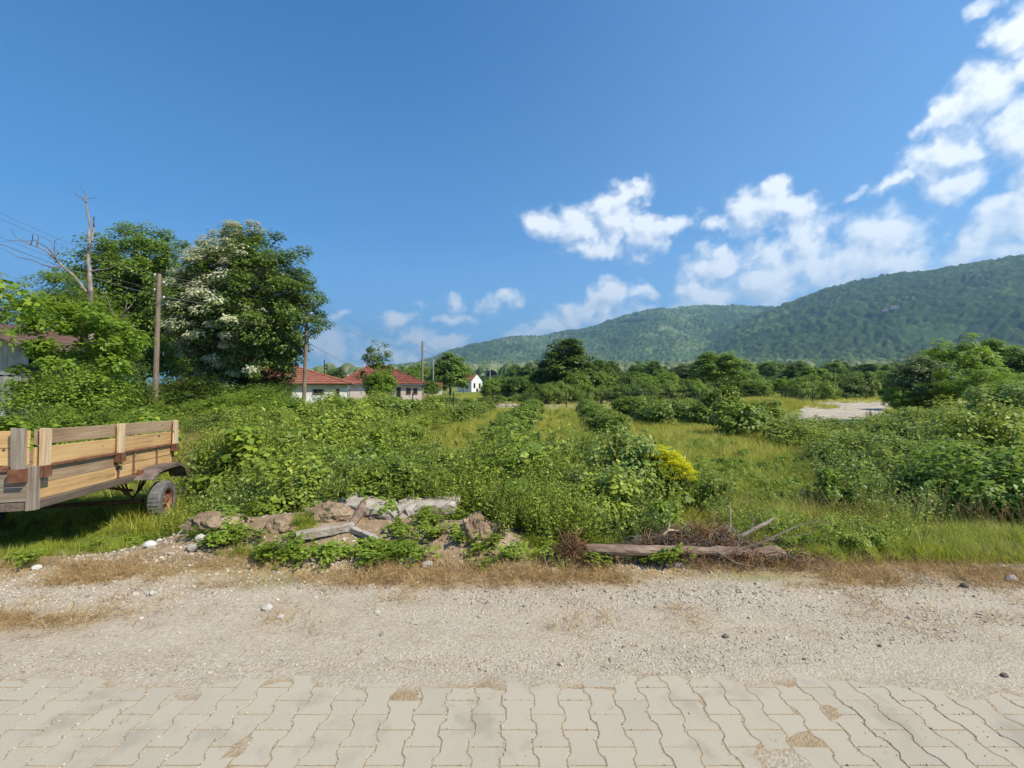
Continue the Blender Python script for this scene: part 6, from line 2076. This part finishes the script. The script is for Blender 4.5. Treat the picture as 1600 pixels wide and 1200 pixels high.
for i, (px_, Y, h_, w_, lab) in enumerate([(1148, 15.8, 1.55, 1.35, 'tall dark bush standing forward at the right end of the orchard'), (1128, 20, 2.0, 1.3, 'tall bush behind the forward one at the right end of the orchard'),
                                          (1170, 17.0, 1.3, 1.2, 'rounded bush leaning on the right of the tall forward bush'), (975, 26, 1.35, 1.0, 'single bright bush between the lane and the third row'),
                                          (1200, 24, 1.2, 1.4, 'spreading bush before the grassy mound'), (1235, 14, 0.9, 1.3, 'low bush at the near end of the right-hand thicket')]):
    x, y, z = at(px_, Y)
    put_bush(x, y, lab, None, h_, w_)
BH = [bush_mesh(360 + i, 2.0, 1.7, 90, 80, 0.42, 0.12, 0.09, k, wide=0.5) for i, k in enumerate(['leaf_bush', 'leaf_big', 'leaf_mid'])]
# hedge row in front of the tree line
hn = {}
for i in range(34):
    t_ = i / 33
    x = -10 + 48 * t_ + rt2.uniform(-0.4, 0.4); y = 44 + 6 * t_ + rt2.uniform(-1.5, 1.5)
    if abs((y - 20) - (x - 13) * 1.25) < 4 or 22 < x < 30: continue
    px_ = 800 + x / y * F
    v = rt2.randrange(3)
    hn[v] = hn.get(v, 0) + 1
    plant_thing('shrub', BH[v], (x, y, gz(x, y)), '%s hedge shrub beyond the fence, %s, %s of its tone' % (('mottled', 'dark', 'lit')[v], where(px_).replace('orchard ', ''), ORD[hn[v] - 1]), 'shrub',
                'shrubs of the hedge beyond the fence', rt2.uniform(0, 6.28), (rt2.uniform(0.8, 1.15) * (0.6 if px_ < 830 else 1),) * 2 + (rt2.uniform(0.75, 1.15) * (0.42 if px_ < 830 else 1),), parts=('stems', 'foliage'))

# ------------------------------------------------------------------ right-hand thicket: single bushes one can tell apart
BR = [bush_mesh(320 + i, 1.1, 0.9, 60, 70, 0.25, 0.085, 0.05, k) for i, k in enumerate(['leaf_mid', 'leaf_weed', 'leaf_bush', 'leaf_weed2'])]
for (px_, Y, h_, w_, v, lab) in [
    (1575, 6.4, 1.02, 1.25, 0, 'big dark-bottomed bush at the right edge, nearest of the thicket'), (1500, 7.2, 0.90, 1.0, 0, 'dense bush left of the big one at the right edge'),
    (1440, 8.6, 0.85, 1.0, 2, 'low wide bush in the middle of the right thicket'), (1385, 9.4, 0.8, 0.62, 3, 'bush with large pale leaves at the left of the right thicket'),
    (1335, 10.2, 0.85, 1.0, 2, 'dark low bush whose shadow falls on the grass to its left'), (1460, 11.5, 1.15, 1.2, 3, 'silvery bush farther back in the right thicket'),
    (1540, 9.8, 1.35, 1.2, 1, 'tall pale bush behind the big one at the right edge'), (1410, 14.0, 1.0, 1.3, 1, 'bright bush below the lone feathery tree'),
    (1590, 12, 1.7, 1.4, 3, 'tall silvery bush at the right edge behind the pale one'), (1500, 16, 1.3, 1.6, 1, 'broad bush under the spreading feathery tree'),
    (1320, 14.5, 0.8, 1.3, 2, 'low dark bush below the end of the dirt road'), (1270, 13, 0.75, 1.3, 1, 'low light bush left of the dirt road end')]:
    x, y, z = at(px_, Y)
    plant_thing('bush', BR[v], (x, y, z), lab, 'bush', None, rt2.uniform(0, 6.28), (w_, w_, h_), parts=('stems', 'foliage'))
# left understorey
BL = [bush_mesh(340 + i, 3.0, 2.0, 170, 90, 0.5, 0.12, 0.075, k) for i, k in enumerate(['leaf_mid', 'leaf_big', 'leaf_weed2'])]
for (px_, py, Y, w_, v, lab) in [
    (40, 668, 13.5, 0.5, 0, 'leafy shrub below the barn footing, behind the trailer'), (110, 570, 15, 0.9, 0, 'tall leafy shrub right of the barn, above the trailer'),
    (165, 560, 20, 1.0, 1, 'dark shrub under the dead tree'), (188, 590, 21.5, 0.6, 0, 'green shrub just left of the nearest pole'),
    (305, 585, 27, 1.1, 1, 'dark shrub under the left of the blossoming tree'), (340, 618, 22, 0.8, 0, 'green shrub right of the whitewashed block'),
    (400, 605, 24, 1.0, 0, 'green shrub left of the white cottage'), (435, 622, 21, 0.7, 0, 'small shrub hiding the foot of the cottage wall'),
    (360, 640, 17.5, 0.7, 2, 'light shrub in the tall grass behind the thicket'), (70, 636, 11.5, 0.55, 0, 'ivy-like shrub right behind the trailer boards'),
    (150, 640, 12.5, 0.6, 0, 'low leafy shrub behind the middle of the trailer'), (100, 628, 16, 0.7, 0, 'shrub at the right corner of the barn'),
    (375, 575, 29, 1.2, 1, 'tall dark shrub under the middle of the blossoming tree'), (412, 572, 31, 1.0, 1, 'tall dark shrub at the left end of the white cottage'), (340, 560, 32, 1.3, 1, 'dark shrub behind the others under the blossoming tree'),
    (275, 600, 30, 1.1, 1, 'dark shrub between the nearest pole and the whitewashed block')]:
    x, y, z = at(px_, Y)
    plant_thing('shrub', BL[v], (x, y, z), lab, 'shrub', None, rt2.uniform(0, 6.28), (w_, w_, hgt(px_, py, Y) / 3.15), parts=('stems', 'foliage'))
# individuals in the middle thicket
for (px_, py, Y, w_, v, lab) in [
    (962, 668, 6.6, 0.75, 3, 'grey-green upright shrub left of the yellow flowers'), (905, 735, 5.6, 0.6, 3, 'small leafy shrub at the front of the thicket above the log'),
    (1105, 730, 6.6, 0.5, 2, 'broad-leaved plant right of the yellow flowers'), (800, 668, 11.2, 0.7, 2, 'dark leafy bush at the near end of the left lane row'),
    (520, 640, 15, 1.1, 0, 'bush behind the thicket below the white cottage'), (610, 662, 12, 1.0, 2, 'rounded bush behind the thicket below the pinkish house'), (480, 668, 10.5, 1.0, 0, 'bright bush at the left end of the thicket')]:
    x, y, z = at(px_, Y)
    plant_thing('shrub', BR[v], (x, y, z), lab, 'shrub', None, rt2.uniform(0, 6.28), (w_, w_, hgt(px_, py, Y) / 1.2), parts=('stems', 'foliage'))

# yellow-flowering plant: green stalks under flat heads of tiny flowers
g = np.random.default_rng(66)
x, y, z = at(1043, 6.6)
YF = thing('flowering_plant', 'clump of bright yellow flat flower heads right of the grey-green shrub', 'plant', (x, y, z))
q1, q2, q3 = QM(), QM(), QM()
for i in range(230):
    a = g.uniform(0, 6.28); r_ = g.uniform(0, 1) ** 0.6
    tx, ty_ = math.cos(a) * r_ * 0.37, math.sin(a) * r_ * 0.34
    h_ = 0.74 + 0.24 * (1 - r_ * r_) - tx * 0.22 + g.normal() * 0.04
    p = curve((tx * 0.4, ty_ * 0.4, 0), (tx, ty_, h_), g, 0.05, 5)
    q1.tube(p, np.linspace(0.004, 0.002, 5), 3)
    m_ = 46
    aa = g.uniform(0, 6.28, m_); rr_ = 0.065 * g.uniform(0, 1, m_) ** 0.5
    pos = np.stack([tx + np.cos(aa) * rr_, ty_ + np.sin(aa) * rr_, h_ + g.normal(size=m_) * 0.008 - rr_ * 0.2], 1)
    q2.leaves(pos, np.stack([np.cos(aa), np.sin(aa), np.full(m_, 0.3)], 1), rnd_dir(g, m_) * 0.5 + [0, 0, 1], 0.021, 0.017, 0, wide=0.5)
    t_ = g.uniform(0.3, 0.9, 9)
    pos = np.stack([np.interp(t_, np.linspace(0, 1, 5), p[:, k]) for k in range(3)], 1)
    q3.leaves(pos, rnd_dir(g, 9) + [0, 0, 0.3], rnd_dir(g, 9) + [0, 0, 1], 0.05, 0.008, 0)
link('stems', q1.mesh('stems', [M['stem']]), YF)
link('flower_heads', q2.mesh('flower_heads', [M['yellow_flower']]), YF)
link('leaves', q3.mesh('leaves', [M['leaf_weed']]), YF)
# rubble and earth beyond the fence, rough grass on the mound
pts, g = sample(500, (-4.5, 1.6, 36, 39), lambda x, y: gauss(x, y, -0.4, 37.5, 1.6, 0.8) + 0.3, 41)
pts[:, 2] += 0.28 * gauss(pts[:, 0], pts[:, 1], -0.2, 37.5, 1.3, 0.7)
scatter('rubble_heap', pts, g.uniform(0.05, 0.24, len(pts)), 'pebble', 41, 0.6)
pts, g = sample(1600, (16.5, 25, 33.5, 40.5), lambda x, y: gauss(x, y, 20.5, 37, 3.0, 2.6), 42)
scatter('mound_grass', pts, g.uniform(1.0, 2.0, len(pts)), 'meadow_tuft', 42, 0.15)
